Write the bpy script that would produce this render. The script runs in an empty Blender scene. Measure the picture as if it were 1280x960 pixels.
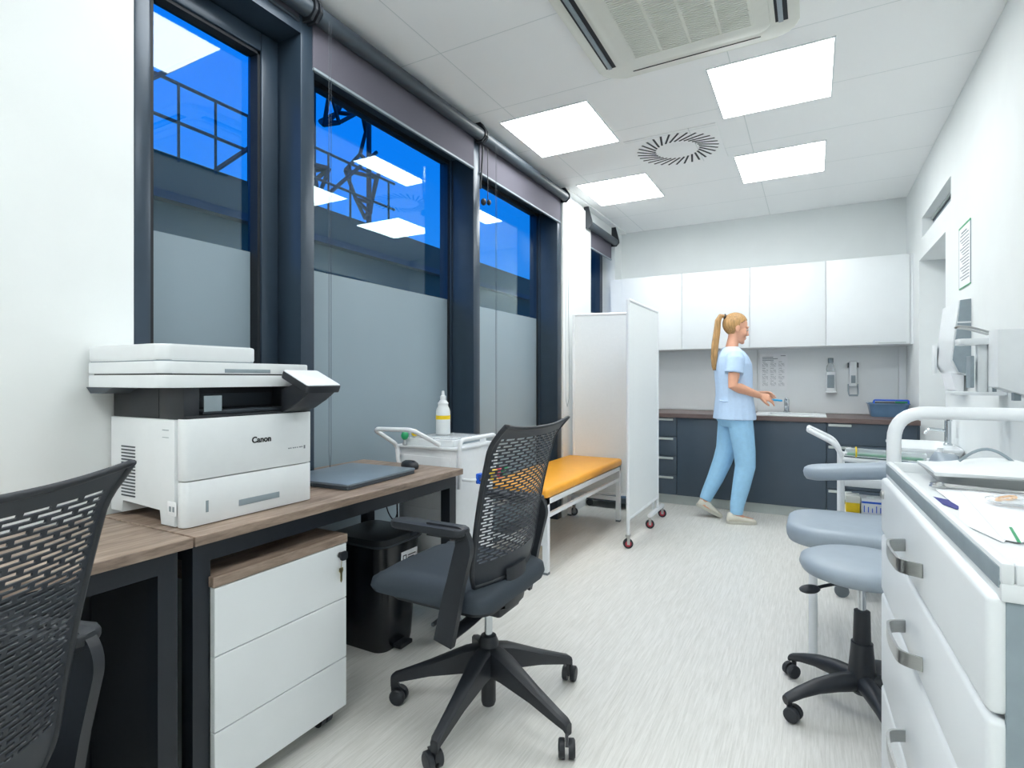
import bpy, bmesh, math, random
from mathutils import Vector, Matrix
from math import sin, cos, pi, radians
random.seed(7)
SC = bpy.context.scene
COL = SC.collection

# ------------------------------------------------------------------ helpers
def lin(h):
    h = h.lstrip('#')
    out = []
    for i in (0, 2, 4):
        v = int(h[i:i+2], 16)/255
        out.append(v/12.92 if v <= .04045 else ((v+.055)/1.055)**2.4)
    return tuple(out)

def mat(name, hexc, rough=.5, metal=0., var=.05, scale=30., bump=0., spec=.5, emit=None, estr=0., coat=0., stretch=(1, 1, 1), trans=0., alpha=1.):
    m = bpy.data.materials.new(name)
    m.use_nodes = True
    nt = m.node_tree
    b = nt.nodes['Principled BSDF']
    tc = nt.nodes.new('ShaderNodeTexCoord')
    mp = nt.nodes.new('ShaderNodeMapping')
    mp.inputs['Scale'].default_value = stretch
    nz = nt.nodes.new('ShaderNodeTexNoise')
    nz.inputs['Scale'].default_value = scale
    nz.inputs['Detail'].default_value = 4
    cr = nt.nodes.new('ShaderNodeValToRGB')
    c = lin(hexc)
    cr.color_ramp.elements[0].position = .3
    cr.color_ramp.elements[1].position = .7
    cr.color_ramp.elements[0].color = tuple(max(0, x*(1-var)) for x in c)+(1,)
    cr.color_ramp.elements[1].color = tuple(min(1, x*(1+var)) for x in c)+(1,)
    nt.links.new(tc.outputs['Object'], mp.inputs['Vector'])
    nt.links.new(mp.outputs['Vector'], nz.inputs['Vector'])
    nt.links.new(nz.outputs['Fac'], cr.inputs['Fac'])
    nt.links.new(cr.outputs['Color'], b.inputs['Base Color'])
    b.inputs['Roughness'].default_value = rough
    b.inputs['Metallic'].default_value = metal
    b.inputs['Specular IOR Level'].default_value = spec
    b.inputs['Coat Weight'].default_value = coat
    b.inputs['Transmission Weight'].default_value = trans
    b.inputs['Alpha'].default_value = alpha
    if emit:
        b.inputs['Emission Color'].default_value = lin(emit)+(1,)
        b.inputs['Emission Strength'].default_value = estr
    if bump:
        bp = nt.nodes.new('ShaderNodeBump')
        bp.inputs['Strength'].default_value = bump
        bp.inputs['Distance'].default_value = .002
        nt.links.new(nz.outputs['Fac'], bp.inputs['Height'])
        nt.links.new(bp.outputs['Normal'], b.inputs['Normal'])
    return m

def fillet(pts, r, seg=5, closed=False):
    pts = [Vector(p) for p in pts]
    n = len(pts)
    out = []
    for i, p in enumerate(pts):
        if not closed and (i == 0 or i == n-1):
            out.append(p); continue
        a, b = pts[i-1], pts[(i+1) % n]
        d1, d2 = (a-p), (b-p)
        rr = min(r, d1.length*.48, d2.length*.48)
        s, e = p+d1.normalized()*rr, p+d2.normalized()*rr
        for k in range(seg+1):
            t = k/seg
            out.append(s*(1-t)**2+p*2*t*(1-t)+e*t*t)
    return out

def rrect(x0, x1, y0, y1, r, seg=5):
    out = []
    for cx, cy, a in ((x1-r, y1-r, 0), (x0+r, y1-r, 90), (x0+r, y0+r, 180), (x1-r, y0+r, 270)):
        for k in range(seg+1):
            t = radians(a+90*k/seg)
            out.append((cx+r*cos(t), cy+r*sin(t)))
    return out

class MB:
    """collects shapes in one bmesh"""
    def __init__(self):
        self.bm = bmesh.new()
        self.M = Matrix.Identity(4)
    def v(self, co):
        return self.bm.verts.new(self.M @ Vector(co))
    def face(self, vs):
        try:
            return self.bm.faces.new(vs)
        except ValueError:
            return None
    def box(self, x0, x1, y0, y1, z0, z1, b=0, seg=2):
        vs = [self.v((x, y, z)) for x in (x0, x1) for y in (y0, y1) for z in (z0, z1)]
        fs = [self.face([vs[i] for i in q]) for q in ((0, 1, 3, 2), (4, 6, 7, 5), (0, 4, 5, 1), (2, 3, 7, 6), (0, 2, 6, 4), (1, 5, 7, 3))]
        if b:
            es = set(e for f in fs for e in f.edges)
            bmesh.ops.bevel(self.bm, geom=list(es), offset=b, segments=seg, affect='EDGES', profile=.5)
        return self
    def prism(self, poly, a0, a1, axis='z', b=0, seg=2):
        def co(p, a):
            return {'z': (p[0], p[1], a), 'x': (a, p[0], p[1]), 'y': (p[0], a, p[1])}[axis]
        lo = [self.v(co(p, a0)) for p in poly]
        hi = [self.v(co(p, a1)) for p in poly]
        f1 = self.face(list(reversed(lo))); f2 = self.face(hi)
        n = len(poly)
        for i in range(n):
            self.face([lo[i], lo[(i+1) % n], hi[(i+1) % n], hi[i]])
        if b:
            es = list(set(list(f1.edges)+list(f2.edges)))
            bmesh.ops.bevel(self.bm, geom=es, offset=b, segments=seg, affect='EDGES', profile=.5)
        return self
    def rings(self, rings, cap=True, closed=False):
        R = [[self.v(c) for c in r] for r in rings]
        n = len(R[0])
        m = len(R)
        for i in range(m if closed else m-1):
            a, b = R[i], R[(i+1) % m]
            for j in range(n):
                self.face([a[j], a[(j+1) % n], b[(j+1) % n], b[j]])
        if cap and not closed:
            self.face(list(reversed(R[0]))); self.face(R[-1])
        return self
    def cyl(self, p0, p1, r0, r1=None, n=16, cap=True):
        return self.tube([p0, p1], [r0, r0 if r1 is None else r1], n, cap=cap)
    def tube(self, pts, r, n=10, closed=False, cap=True, flat=None):
        pts = [Vector(p) for p in pts]
        m = len(pts)
        rs = r if isinstance(r, (list, tuple)) else [r]*m
        rings = []
        up = None
        for i, p in enumerate(pts):
            if closed:
                t = (pts[(i+1) % m]-pts[i-1])
            else:
                t = pts[min(i+1, m-1)]-pts[max(i-1, 0)]
            t.normalize()
            if up is None:
                up = Vector((0, 0, 1)) if abs(t.z) < .9 else Vector((1, 0, 0))
                if flat is not None:
                    up = Vector(flat)
            s = t.cross(up).normalized()
            up = s.cross(t).normalized()
            q = rs[i]
            ra, rb = q if isinstance(q, tuple) else (q, q)
            rings.append([p+s*ra*cos(2*pi*k/n)+up*rb*sin(2*pi*k/n) for k in range(n)])
        return self.rings(rings, cap=cap, closed=closed)
    def lathe(self, prof, c=(0, 0, 0), n=24, axis='z'):
        rings = []
        for r, z in prof:
            r = max(r, 1e-4)
            ring = []
            for k in range(n):
                a = 2*pi*k/n
                q = (r*cos(a), r*sin(a), z)
                if axis == 'x':
                    q = (z, q[0], q[1])
                elif axis == 'y':
                    q = (q[1], z, q[0])
                ring.append((q[0]+c[0], q[1]+c[1], q[2]+c[2]))
            rings.append(ring)
        return self.rings(rings)
    def ell(self, c, r, rot=None, n=16, m=10):
        rings = []
        rot = rot or Matrix.Identity(3)
        for i in range(m+1):
            t = pi*i/m
            q = max(sin(t), 1e-3)
            rings.append([Vector(c)+rot @ Vector((r[0]*q*cos(2*pi*k/n), r[1]*q*sin(2*pi*k/n), -r[2]*cos(t))) for k in range(n)])
        return self.rings(rings)
    def build(self, name, m, parent=None, sharp=35, kind=None, label=None):
        bm = self.bm
        bmesh.ops.remove_doubles(bm, verts=bm.verts, dist=1e-6)
        bmesh.ops.recalc_face_normals(bm, faces=bm.faces)
        a = radians(sharp)
        for f in bm.faces:
            f.smooth = True
        for e in bm.edges:
            if len(e.link_faces) != 2 or e.calc_face_angle(0) > a:
                e.smooth = False
        me = bpy.data.meshes.new(name)
        bm.to_mesh(me)
        bm.free()
        return link(name, me, m, parent, kind, label)

OFF = {}
def link(name, me, m, parent=None, kind=None, label=None):
    ms = m if isinstance(m, (list, tuple)) else [m]
    for q in ms:
        me.materials.append(q)
    o = bpy.data.objects.new(name, me)
    COL.objects.link(o)
    if parent is not None:
        off = OFF.get(parent.name)
        if off is not None:
            me.transform(off.inverted())
            OFF[o.name] = off
        o.parent = parent
    else:
        vs = [v.co for v in me.vertices]
        x = (min(v.x for v in vs)+max(v.x for v in vs))/2
        y = (min(v.y for v in vs)+max(v.y for v in vs))/2
        z = min(v.z for v in vs)
        me.transform(Matrix.Translation((-x, -y, -z)))
        o.location = (x, y, z)
        OFF[o.name] = Matrix.Translation((x, y, z))
    if kind:
        o['kind'] = kind
    if label:
        o['label'] = label
    return o

def tag(o, label, cat, group=None):
    o['label'] = label
    o['category'] = cat
    if group:
        o['group'] = group
    return o

def thing(name, label, cat, loc=(0, 0, 0), rotz=0, group=None, world=True):
    """an Empty at the base of a thing; world=True: its parts are given in room coordinates"""
    o = bpy.data.objects.new(name, None)
    o.empty_display_size = .1
    COL.objects.link(o)
    o.location = loc
    o.rotation_euler = (0, 0, rotz)
    if world:
        OFF[o.name] = Matrix.Translation(loc) @ Matrix.Rotation(rotz, 4, 'Z')
    return tag(o, label, cat, group)

def dup(root, loc, rotz=0, label=None, name=None):
    r = root.copy(); COL.objects.link(r)
    r.location = loc; r.rotation_euler = (0, 0, rotz)
    if label:
        r['label'] = label
    for ch in list(root.children):
        c = ch.copy(); COL.objects.link(c); c.parent = r
        for g in list(ch.children):
            d = g.copy(); COL.objects.link(d); d.parent = c
    return r

def text_mesh(name, body, size, m, parent, M, extrude=.0004, offset=0., align='CENTER', shear=0., sx=1.):
    cu = bpy.data.curves.new(name, 'FONT')
    cu.body = body; cu.size = size; cu.extrude = extrude; cu.offset = offset
    cu.align_x = align; cu.align_y = 'CENTER'; cu.shear = shear
    o = bpy.data.objects.new(name, cu)
    COL.objects.link(o)
    dg = bpy.context.evaluated_depsgraph_get()
    me = bpy.data.meshes.new_from_object(o.evaluated_get(dg))
    bpy.data.objects.remove(o)
    me.transform(M @ Matrix.Diagonal((sx, 1, 1, 1)))
    return link(name, me, m, parent)

def frame_m(origin, xdir, zdir):
    """matrix: local x along xdir, local z (facing) along zdir"""
    x = Vector(xdir).normalized(); z = Vector(zdir).normalized(); y = z.cross(x)
    M = Matrix.Identity(4)
    for i in range(3):
        M[i][0], M[i][1], M[i][2], M[i][3] = x[i], y[i], z[i], origin[i]
    return M

# ------------------------------------------------------------------ materials
M = {}
M['wall'] = mat('wall_paint', '#e6eaea', .75, var=.012, scale=6, bump=.03)
M['ceiling'] = mat('ceiling_paint', '#fafbfb', .8, var=.01, scale=5)
M['white'] = mat('white_laminate', '#e8ecee', .35, var=.01, scale=8)
M['white_metal'] = mat('white_powder_coat', '#e6e9ec', .3, var=.015, scale=40)
M['white_plastic'] = mat('white_plastic', '#e4e8ea', .38, var=.012, scale=30)
M['ivory'] = mat('warm_white_plastic', '#e3e4dc', .45, var=.012, scale=30)
M['alu_dark'] = mat('anthracite_aluminium', '#303e4c', .32, metal=.2, var=.06, scale=12)
M['alu_deep'] = mat('anthracite_rubber_gasket', '#131a22', .6, var=.08)
M['blind_tube'] = mat('dark_blind_tube', '#343e47', .45, var=.05)
M['blind_fabric'] = mat('grey_blind_fabric', '#5c5a65', .85, var=.04, scale=300, bump=.1)
M['black'] = mat('black_plastic', '#23272d', .45, var=.08, scale=60)
M['black_mesh'] = mat('black_backrest_shell', '#262c34', .45, var=.06, scale=60)
M['seat_fabric'] = mat('black_seat_fabric', '#333d47', .7, var=.1, scale=400, bump=.15)
M['black_gloss'] = mat('glossy_black_plastic', '#11161c', .22, var=.06)
M['black_steel'] = mat('black_steel', '#1d232b', .42, metal=.1, var=.06)
M['chrome'] = mat('chrome', '#c9ced2', .12, metal=1., var=.02)
M['steel'] = mat('brushed_steel', '#b4b6b6', .28, metal=1., var=.06, scale=60, stretch=(1, 1, 20))
M['slate'] = mat('slate_blue_laminate', '#42505e', .42, var=.03, scale=10)
M['counter'] = mat('dark_oak_worktop', '#6a5a57', .4, var=.18, scale=14, stretch=(1, 10, 10))
M['orange'] = mat('orange_vinyl', '#f6ab32', .38, var=.03, scale=14, bump=.08)
M['grey_vinyl'] = mat('grey_vinyl', '#9aa6b1', .42, var=.03, scale=25, bump=.04)
M['screen_fabric'] = mat('white_screen_sheet', '#e6eaeb', .7, var=.012, scale=60)
M['rubber'] = mat('dark_grey_rubber', '#2b2f35', .6, var=.08)
M['grey_rubber'] = mat('grey_rubber', '#6f777e', .55, var=.08)
M['red'] = mat('red_plastic', '#b3283c', .4)
M['red_bright'] = mat('bright_red_plastic', '#d83a55', .4)
M['green'] = mat('green_plastic', '#1f9a63', .4)
M['yellow'] = mat('yellow_plastic', '#f2cf1e', .4)
M['blue'] = mat('blue_plastic', '#1f62d6', .4)
M['cyan'] = mat('cyan_plastic', '#1ea6de', .4)
M['navy'] = mat('navy_card', '#2c3284', .6)
M['paper'] = mat('white_paper', '#eef0f3', .8, var=.01)
M['ink'] = mat('black_ink', '#15181c', .6)
M['ink_grey'] = mat('grey_ink', '#7d868d', .6)
M['brass'] = mat('brass_key', '#b7a878', .3, metal=1.)
M['dark_grey'] = mat('dark_grey_plastic', '#3c444c', .5)
M['mid_grey'] = mat('mid_grey_plastic', '#8b989f', .5)
M['silver'] = mat('silver_plinth', '#c3cac8', .35, metal=.2, var=.03, scale=20)
M['laptop'] = mat('grey_laptop_lid', '#8594a1', .35, metal=.5, var=.03)
M['blue_shelf'] = mat('blue_grey_steel_shelf', '#5f7a97', .35, var=.04)
M['basket'] = mat('blue_translucent_plastic', '#5f7f9e', .3, var=.1, scale=15)
M['glass_clear'] = None

def wood(name, c0, c1, rough=.45, stretch=(6, .7, 6)):
    m = bpy.data.materials.new(name); m.use_nodes = True
    nt = m.node_tree; b = nt.nodes['Principled BSDF']
    tc = nt.nodes.new('ShaderNodeTexCoord'); mp = nt.nodes.new('ShaderNodeMapping')
    mp.inputs['Scale'].default_value = stretch
    n1 = nt.nodes.new('ShaderNodeTexNoise'); n1.inputs['Scale'].default_value = 7; n1.inputs['Detail'].default_value = 8; n1.inputs['Distortion'].default_value = .6
    n2 = nt.nodes.new('ShaderNodeTexNoise'); n2.inputs['Scale'].default_value = 45; n2.inputs['Detail'].default_value = 3
    mx = nt.nodes.new('ShaderNodeMath'); mx.operation = 'MULTIPLY_ADD'; mx.inputs[1].default_value = .35
    cr = nt.nodes.new('ShaderNodeValToRGB')
    cr.color_ramp.elements[0].position = .45; cr.color_ramp.elements[0].color = lin(c0)+(1,)
    cr.color_ramp.elements[1].position = .85; cr.color_ramp.elements[1].color = lin(c1)+(1,)
    L = nt.links.new
    L(tc.outputs['Object'], mp.inputs['Vector']); L(mp.outputs['Vector'], n1.inputs['Vector']); L(mp.outputs['Vector'], n2.inputs['Vector'])
    L(n2.outputs['Fac'], mx.inputs[0]); L(n1.outputs['Fac'], mx.inputs[2]); L(mx.outputs[0], cr.inputs['Fac']); L(cr.outputs['Color'], b.inputs['Base Color'])
    b.inputs['Roughness'].default_value = rough
    return m
M['wood'] = wood('walnut_decor', '#6d5c4f', '#a79384')
M['floor'] = wood('pale_streaked_vinyl', '#c9c8c2', '#dfdeda', .42, (26, 1.1, 1))

def ceiling_mat():
    m = M['ceiling']; nt = m.node_tree; b = nt.nodes['Principled BSDF']
    tc = nt.nodes.new('ShaderNodeTexCoord'); br = nt.nodes.new('ShaderNodeTexBrick')
    br.offset = 0
    mp = nt.nodes.new('ShaderNodeMapping'); mp.inputs['Location'].default_value = (-.13, .27, 0)
    br.inputs['Scale'].default_value = 1; br.inputs['Brick Width'].default_value = 1.24; br.inputs['Row Height'].default_value = .62
    br.inputs['Mortar Size'].default_value = .003; br.inputs['Mortar Smooth'].default_value = .3
    br.inputs['Color1'].default_value = lin('#fafbfb')+(1,); br.inputs['Color2'].default_value = lin('#f9fafa')+(1,)
    br.inputs['Mortar'].default_value = lin('#dde2e2')+(1,)
    nt.links.new(tc.outputs['Object'], mp.inputs['Vector']); nt.links.new(mp.outputs['Vector'], br.inputs['Vector'])
    nt.links.new(br.outputs['Color'], b.inputs['Base Color'])
ceiling_mat()

def glass_mat():
    """window pane: clear to the dusk outside, mirrors the lit room (Schlick)"""
    m = bpy.data.materials.new('window_glass'); m.use_nodes = True
    nt = m.node_tree; nt.nodes.clear(); N = nt.nodes.new; L = nt.links.new
    out = N('ShaderNodeOutputMaterial'); mix = N('ShaderNodeMixShader')
    tr = N('ShaderNodeBsdfTransparent'); gl = N('ShaderNodeBsdfGlossy'); lw = N('ShaderNodeLayerWeight')
    lw.inputs['Blend'].default_value = .5
    pw = N('ShaderNodeMath'); pw.operation = 'POWER'; pw.inputs[1].default_value = 4
    nz = N('ShaderNodeTexNoise'); nz.inputs['Scale'].default_value = 2
    mr = N('ShaderNodeMapRange'); mr.inputs['To Min'].default_value = .066; mr.inputs['To Max'].default_value = .072
    ma = N('ShaderNodeMath'); ma.operation = 'MULTIPLY_ADD'; ma.inputs[1].default_value = .75
    tr.inputs['Color'].default_value = (.86, .93, .97, 1)
    gl.inputs['Color'].default_value = (.86, .98, .94, 1); gl.inputs['Roughness'].default_value = .0
    L(lw.outputs['Facing'], pw.inputs[0]); L(pw.outputs[0], ma.inputs[0]); L(nz.outputs['Fac'], mr.inputs['Value']); L(mr.outputs['Result'], ma.inputs[2])
    L(ma.outputs[0], mix.inputs[0]); L(tr.outputs[0], mix.inputs[1]); L(gl.outputs[0], mix.inputs[2]); L(mix.outputs[0], out.inputs[0])
    return m
M['glass'] = glass_mat()

def clear_mat(name, col, fac=.25):
    m = bpy.data.materials.new(name); m.use_nodes = True
    nt = m.node_tree; b = nt.nodes['Principled BSDF']
    nz = nt.nodes.new('ShaderNodeTexNoise'); nz.inputs['Scale'].default_value = 12
    mr = nt.nodes.new('ShaderNodeMapRange'); mr.inputs['To Min'].default_value = .05; mr.inputs['To Max'].default_value = .12
    nt.links.new(nz.outputs['Fac'], mr.inputs['Value']); nt.links.new(mr.outputs['Result'], b.inputs['Roughness'])
    b.inputs['Base Color'].default_value = lin(col)+(1,); b.inputs['Alpha'].default_value = fac
    return m
M['clear'] = clear_mat('clear_plastic', '#dfe6ea', .35)

def film_mat():
    m = mat('frosted_window_film', '#8c9da7', .38, var=.02, scale=3, spec=.5)
    return m
M['film'] = film_mat()

def lamp_mat(name, strength):  # cool white LED panel
    m = bpy.data.materials.new(name); m.use_nodes = True
    nt = m.node_tree; nt.nodes.clear()
    out = nt.nodes.new('ShaderNodeOutputMaterial'); em = nt.nodes.new('ShaderNodeEmission')
    nz = nt.nodes.new('ShaderNodeTexNoise'); nz.inputs['Scale'].default_value = 3
    mr = nt.nodes.new('ShaderNodeMapRange'); mr.inputs['To Min'].default_value = strength*.97; mr.inputs['To Max'].default_value = strength*1.03
    em.inputs['Color'].default_value = (.968, 1, .995, 1)
    nt.links.new(nz.outputs['Fac'], mr.inputs['Value']); nt.links.new(mr.outputs['Result'], em.inputs['Strength']); nt.links.new(em.outputs[0], out.inputs[0])
    return m
M['lamp'] = lamp_mat('lamp_diffuser', 12.5)
M['lamp_dim'] = lamp_mat('lamp_diffuser_dimmed', 8.5)
M['lamp_fill'] = lamp_mat('lamp_diffuser_fill', 17.0)  # for the added pair behind the camera, set strong as fill

# ------------------------------------------------------------------ camera, world
cam = bpy.data.cameras.new('camera'); co = bpy.data.objects.new('camera', cam); COL.objects.link(co)
cam.sensor_fit = 'HORIZONTAL'; cam.sensor_width = 36; cam.lens = 688.8/1280*36
cam.shift_y = -6.6/1280; cam.clip_start = .02
co.location = (0, 0, 1.17); co.rotation_euler = (radians(90), 0, radians(28.65))
SC.camera = co
SC.view_settings.view_transform = 'Standard'; SC.view_settings.look = 'None'
SC.view_settings.gamma = 1; SC.view_settings.use_curve_mapping = False; SC.view_settings.exposure = 0.14
try:
    SC.cycles.max_bounces = 10; SC.cycles.diffuse_bounces = 5; SC.cycles.glossy_bounces = 4; SC.cycles.transparent_max_bounces = 16
    SC.cycles.use_denoising = True; SC.cycles.sample_clamp_indirect = 8
except Exception:
    pass
w = bpy.data.worlds.new('dusk_sky'); SC.world = w; w.use_nodes = True
nt = w.node_tree; bg = nt.nodes['Background']
tc = nt.nodes.new('ShaderNodeTexCoord'); sx = nt.nodes.new('ShaderNodeSeparateXYZ'); cr = nt.nodes.new('ShaderNodeValToRGB')
cr.color_ramp.elements[0].position = 0; cr.color_ramp.elements[0].color = (.01, .26, .78, 1)
cr.color_ramp.elements[1].position = .6; cr.color_ramp.elements[1].color = (.0, .175, .86, 1)
nt.links.new(tc.outputs['Generated'], sx.inputs[0]); nt.links.new(sx.outputs['Z'], cr.inputs['Fac']); nt.links.new(cr.outputs['Color'], bg.inputs['Color'])
bg.inputs['Strength'].default_value = 1.25

# ------------------------------------------------------------------ room shell
XL, XR, YN, YB, ZC = -1.86, .723, -2.2, 5.92, 2.77
GX = -2.05
XO = -2.12
def struct(name, mb, m, parent=None):
    return mb.build(name, m, parent, kind='structure')
struct('floor', MB().box(XO, XR+.4, YN-.1, YB+.1, -.08, 0), M['floor'])
struct('ceiling', MB().box(XO, XR+.4, YN-.1, YB+.1, ZC, ZC+.08), M['ceiling'])
b = MB()
b.box(XO, XL, YN, .943, 0, ZC).box(XO, XL, 4.275, 4.93, 0, ZC).box(XO, XL, 5.70, YB, 0, ZC).box(XO, XL, 4.93, 5.70, 0, 1.80).box(XO, XL, 4.93, 5.70, 2.66, ZC)
struct('wall_left', b, M['wall'])
struct('wall_back', MB().box(XO, XR+.3, YB, YB+.1, 0, ZC), M['wall'])
struct('wall_front', MB().box(XO, XR+.3, YN-.1, YN, 0, ZC), M['wall'])
# wall on the door side: recess over the door and door niche
b = MB()
WX = XR+.32
b.box(XR, WX, YN, 4.30, 0, 2.085).box(XR, WX, YN, 4.15, 2.085, ZC)
b.box(XR, WX, 5.28, YB, 0, ZC)
b.box(XR, WX, 4.15, 5.28, 2.385, ZC).box(XR, WX, 4.15, 5.28, 2.085, 2.235).box(XR, WX, 5.15, 5.28, 2.235, 2.385)
struct('wall_right', b, M['wall'])
d = struct('door_1', MB().box(WX-.05, WX, 4.30, 5.28, 0, 2.085, .004), M['white'])
struct('door_frame', MB().box(WX-.10, WX-.05, 5.20, 5.28, 0, 2.085, .004).box(WX-.10, WX-.05, 4.30, 4.38, 0, 2.085, .004).box(WX-.10, WX-.05, 4.38, 5.20, 2.01, 2.085, .004), M['white'], d)
struct('door_handle', MB().tube(fillet([(WX-.05, 4.46, 1.02), (WX-.10, 4.46, 1.02), (WX-.10, 4.58, 1.02)], .02), .009), M['steel'], d)
t = struct('window_5', MB().box(XR+.07, WX, 4.15, 5.15, 2.235, 2.385), M['mid_grey'])
struct('frame_bar', MB().box(XR+.058, XR+.07, 4.15, 5.15, 2.366, 2.385).box(XR+.058, XR+.07, 4.15, 5.15, 2.235, 2.25), M['silver'], t)
struct('frame_gap', MB().box(XR+.066, XR+.0702, 4.15, 5.15, 2.357, 2.366), M['dark_grey'], t)
struct('baseboard_back', MB().box(XL, XR, YB-.012, YB, 0, .07), M['silver'])
struct('baseboard_right', MB().box(XR-.012, XR, YN, 4.30, 0, .07), M['silver'])
# ceiling edge step along the windows
struct('trim_1', MB().box(XL, XL+.015, 4.275, 4.93, .0, ZC-.05), M['wall'])
struct('trim_2', MB().box(XL, -1.80, 4.30, YB, ZC-.012, ZC), M['ceiling'])

# ---- windows
def win_fixed(n, y0, y1, post):
    wz = ZC
    f = MB()
    f.box(XO, XL, y1, y1+post, 0, wz, .004)                      # post on the far side
    f.box(GX-.03, GX+.03, y0, y0+.012, .05, 2.56).box(GX-.03, GX+.03, y1-.012, y1, .05, 2.56)
    f.box(XO, XL+.0, y0, y1, 2.56, wz)                           # head
    f.box(XO, GX+.06, y0, y1, 0, .06)                            # sill
    o = struct('window_%d' % n, f, M['alu_dark'])
    struct('glass_pane', MB().box(GX-.004, GX, y0, y1, .06, 2.56), M['glass'], o)
    struct('frosted_film', MB().box(GX+.0005, GX+.0035, y0+.012, y1-.012, .06, 1.675), M['film'], o)
    struct('gasket', MB().box(GX+.004, GX+.016, y0+.012, y1-.012, 2.535, 2.56).box(GX+.004, GX+.016, y0+.012, y0+.02, .06, 2.56).box(GX+.004, GX+.016, y1-.02, y1-.012, .06, 2.56), M['alu_deep'], o)
    return o
f = MB()
f.box(XO, XL+.002, .943, .99, 0, ZC, .004)
f.box(XO, XL, 1.582, 1.653, 0, ZC, .004)
f.box(XO, XL, .99, 1.582, 2.60, ZC)
f.box(XO, GX+.06, .99, 1.582, 0, .06)
w1 = struct('window_1', f, M['alu_dark'])
s = MB()
S0, S1 = GX-.03, GX+.06
s.box(S0, S1, .995, 1.065, .065, 2.595, .006).box(S0, S1, 1.495, 1.577, .065, 2.595, .006).box(S0, S1, 1.065, 1.495, 2.515, 2.595, .006).box(S0, S1, 1.065, 1.495, .065, .145, .006)
sash = struct('sash', s, M['alu_dark'], w1)
struct('gasket', MB().box(GX+.004, GX+.05, 1.065, 1.495, 2.503, 2.515).box(GX+.004, GX+.05, 1.483, 1.495, .145, 2.515).box(GX+.004, GX+.05, 1.065, 1.077, .145, 2.515), M['alu_deep'], w1)
struct('glass_pane', MB().box(GX-.004, GX, 1.06, 1.50, .14, 2.52), M['glass'], w1)
struct('frosted_film', MB().box(GX+.0005, GX+.0035, 1.065, 1.495, .145, 1.695), M['film'], w1)
struct('window_handle', MB().box(S1, S1+.012, 1.012, 1.042, 1.28, 1.40, .004).box(S1+.012, S1+.035, 1.02, 1.036, 1.335, 1.355, .003).box(S1+.03, S1+.045, 1.018, 1.038, 1.22, 1.36, .006), M['alu_dark'], w1)
win_fixed(2, 1.653, 2.904, .076)
win_fixed(3, 2.98, 4.193, .082)
f = MB()
f.box(XO, GX+.05, 4.93, 4.98, 1.80, 2.66).box(XO, GX+.05, 5.62, 5.70, 1.80, 2.66).box(XO, GX+.05, 4.98, 5.62, 1.80, 1.86).box(XO, GX+.05, 4.98, 5.62, 2.58, 2.66)
w4 = struct('window_4', f, M['alu_dark'])
struct('glass_pane', MB().box(GX-.004, GX, 4.98, 5.62, 1.86, 2.58), M['glass'], w4)

# ---- ceiling lamps
def lamp(x, y, label, group='square ceiling light panels', m='lamp'):
    t = thing('ceiling_light', label, 'ceiling light', (x+.2835, y+.305, ZC-.006), 0, group)
    W, D = .567, .605
    fr = MB()
    for a in ((x-.008, x+W+.008, y-.008, y), (x-.008, x+W+.008, y+D, y+D+.008), (x-.008, x, y, y+D), (x+W, x+W+.008, y, y+D)):
        fr.box(*a, ZC-.006, ZC)
    fr.build('frame', M['white'], t)
    MB().box(x, x+W, y, y+D, ZC-.004, ZC-.001).build('diffuser', M[m], t)
lamp(-1.712, 2.985, 'glowing square ceiling panel beside the long roller blind, between blind and air conditioner')
lamp(-.48, 2.985, 'glowing square ceiling panel right against the far edge of the air conditioner')
lamp(-1.712, 4.255, 'glowing square ceiling panel just above the narrow window by the cabinets')
lamp(-.495, 4.25, 'glowing square ceiling panel between the round swirl vent and the white cabinets, door side')
for x, y, l in ((-1.712, 1.06, 'glowing square ceiling panel over the desk with the printer, reflected in the window'), (-.48, 1.06, 'glowing square ceiling panel above the drawer cart, before the air conditioner'),
             (-1.712, -.9, 'added unseen fill panel on the ceiling in the window row behind the desk chairs'), (-.48, -.9, 'added unseen fill panel on the ceiling in the door row behind the desk chairs')):
    lamp(x, y, l, m='lamp_dim' if y > 0 else 'lamp_fill')  # rear pair is added out of view to brighten the near end

# ---- air conditioner cassette
t = thing('air_conditioner', 'white ceiling cassette air conditioner with a slatted square grille', 'air conditioner', (-.49, 2.32, ZC-.035))
ax0, ax1, ay0, ay1 = -.965, -.05, 1.88, 2.815
MB().prism(rrect(ax0, ax1, ay0, ay1, .11), ZC-.030, ZC, b=.01).build('frame', M['ivory'], t)
MB().prism(rrect(ax0+.115, ax1-.115, ay0+.115, ay1-.09, .06), ZC-.040, ZC-.030, b=.004).build('centre_panel', M['ivory'], t)
g = MB()
gx0, gx1, gy0, gy1 = -.76, -.235, 2.05, 2.64
n = 44
for i in range(n):
    y = gy0+(gy1-gy0)*(i+.5)/n
    g.box(gx0, gx1, y-.0038, y+.0038, ZC-.047, ZC-.041)
for x in (gx0, gx0+.13, gx0+.2625, gx0+.395, gx1):
    g.box(x-.006, x+.006, gy0, gy1, ZC-.046, ZC-.0405)
g.build('grille', M['ivory'], t)
MB().box(gx0, gx1, gy0, gy1, ZC-.0412, ZC-.0402).build('filter', M['mid_grey'], t)
cxa, cya = (ax0+ax1)/2, (ay0+ay1)/2
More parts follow.
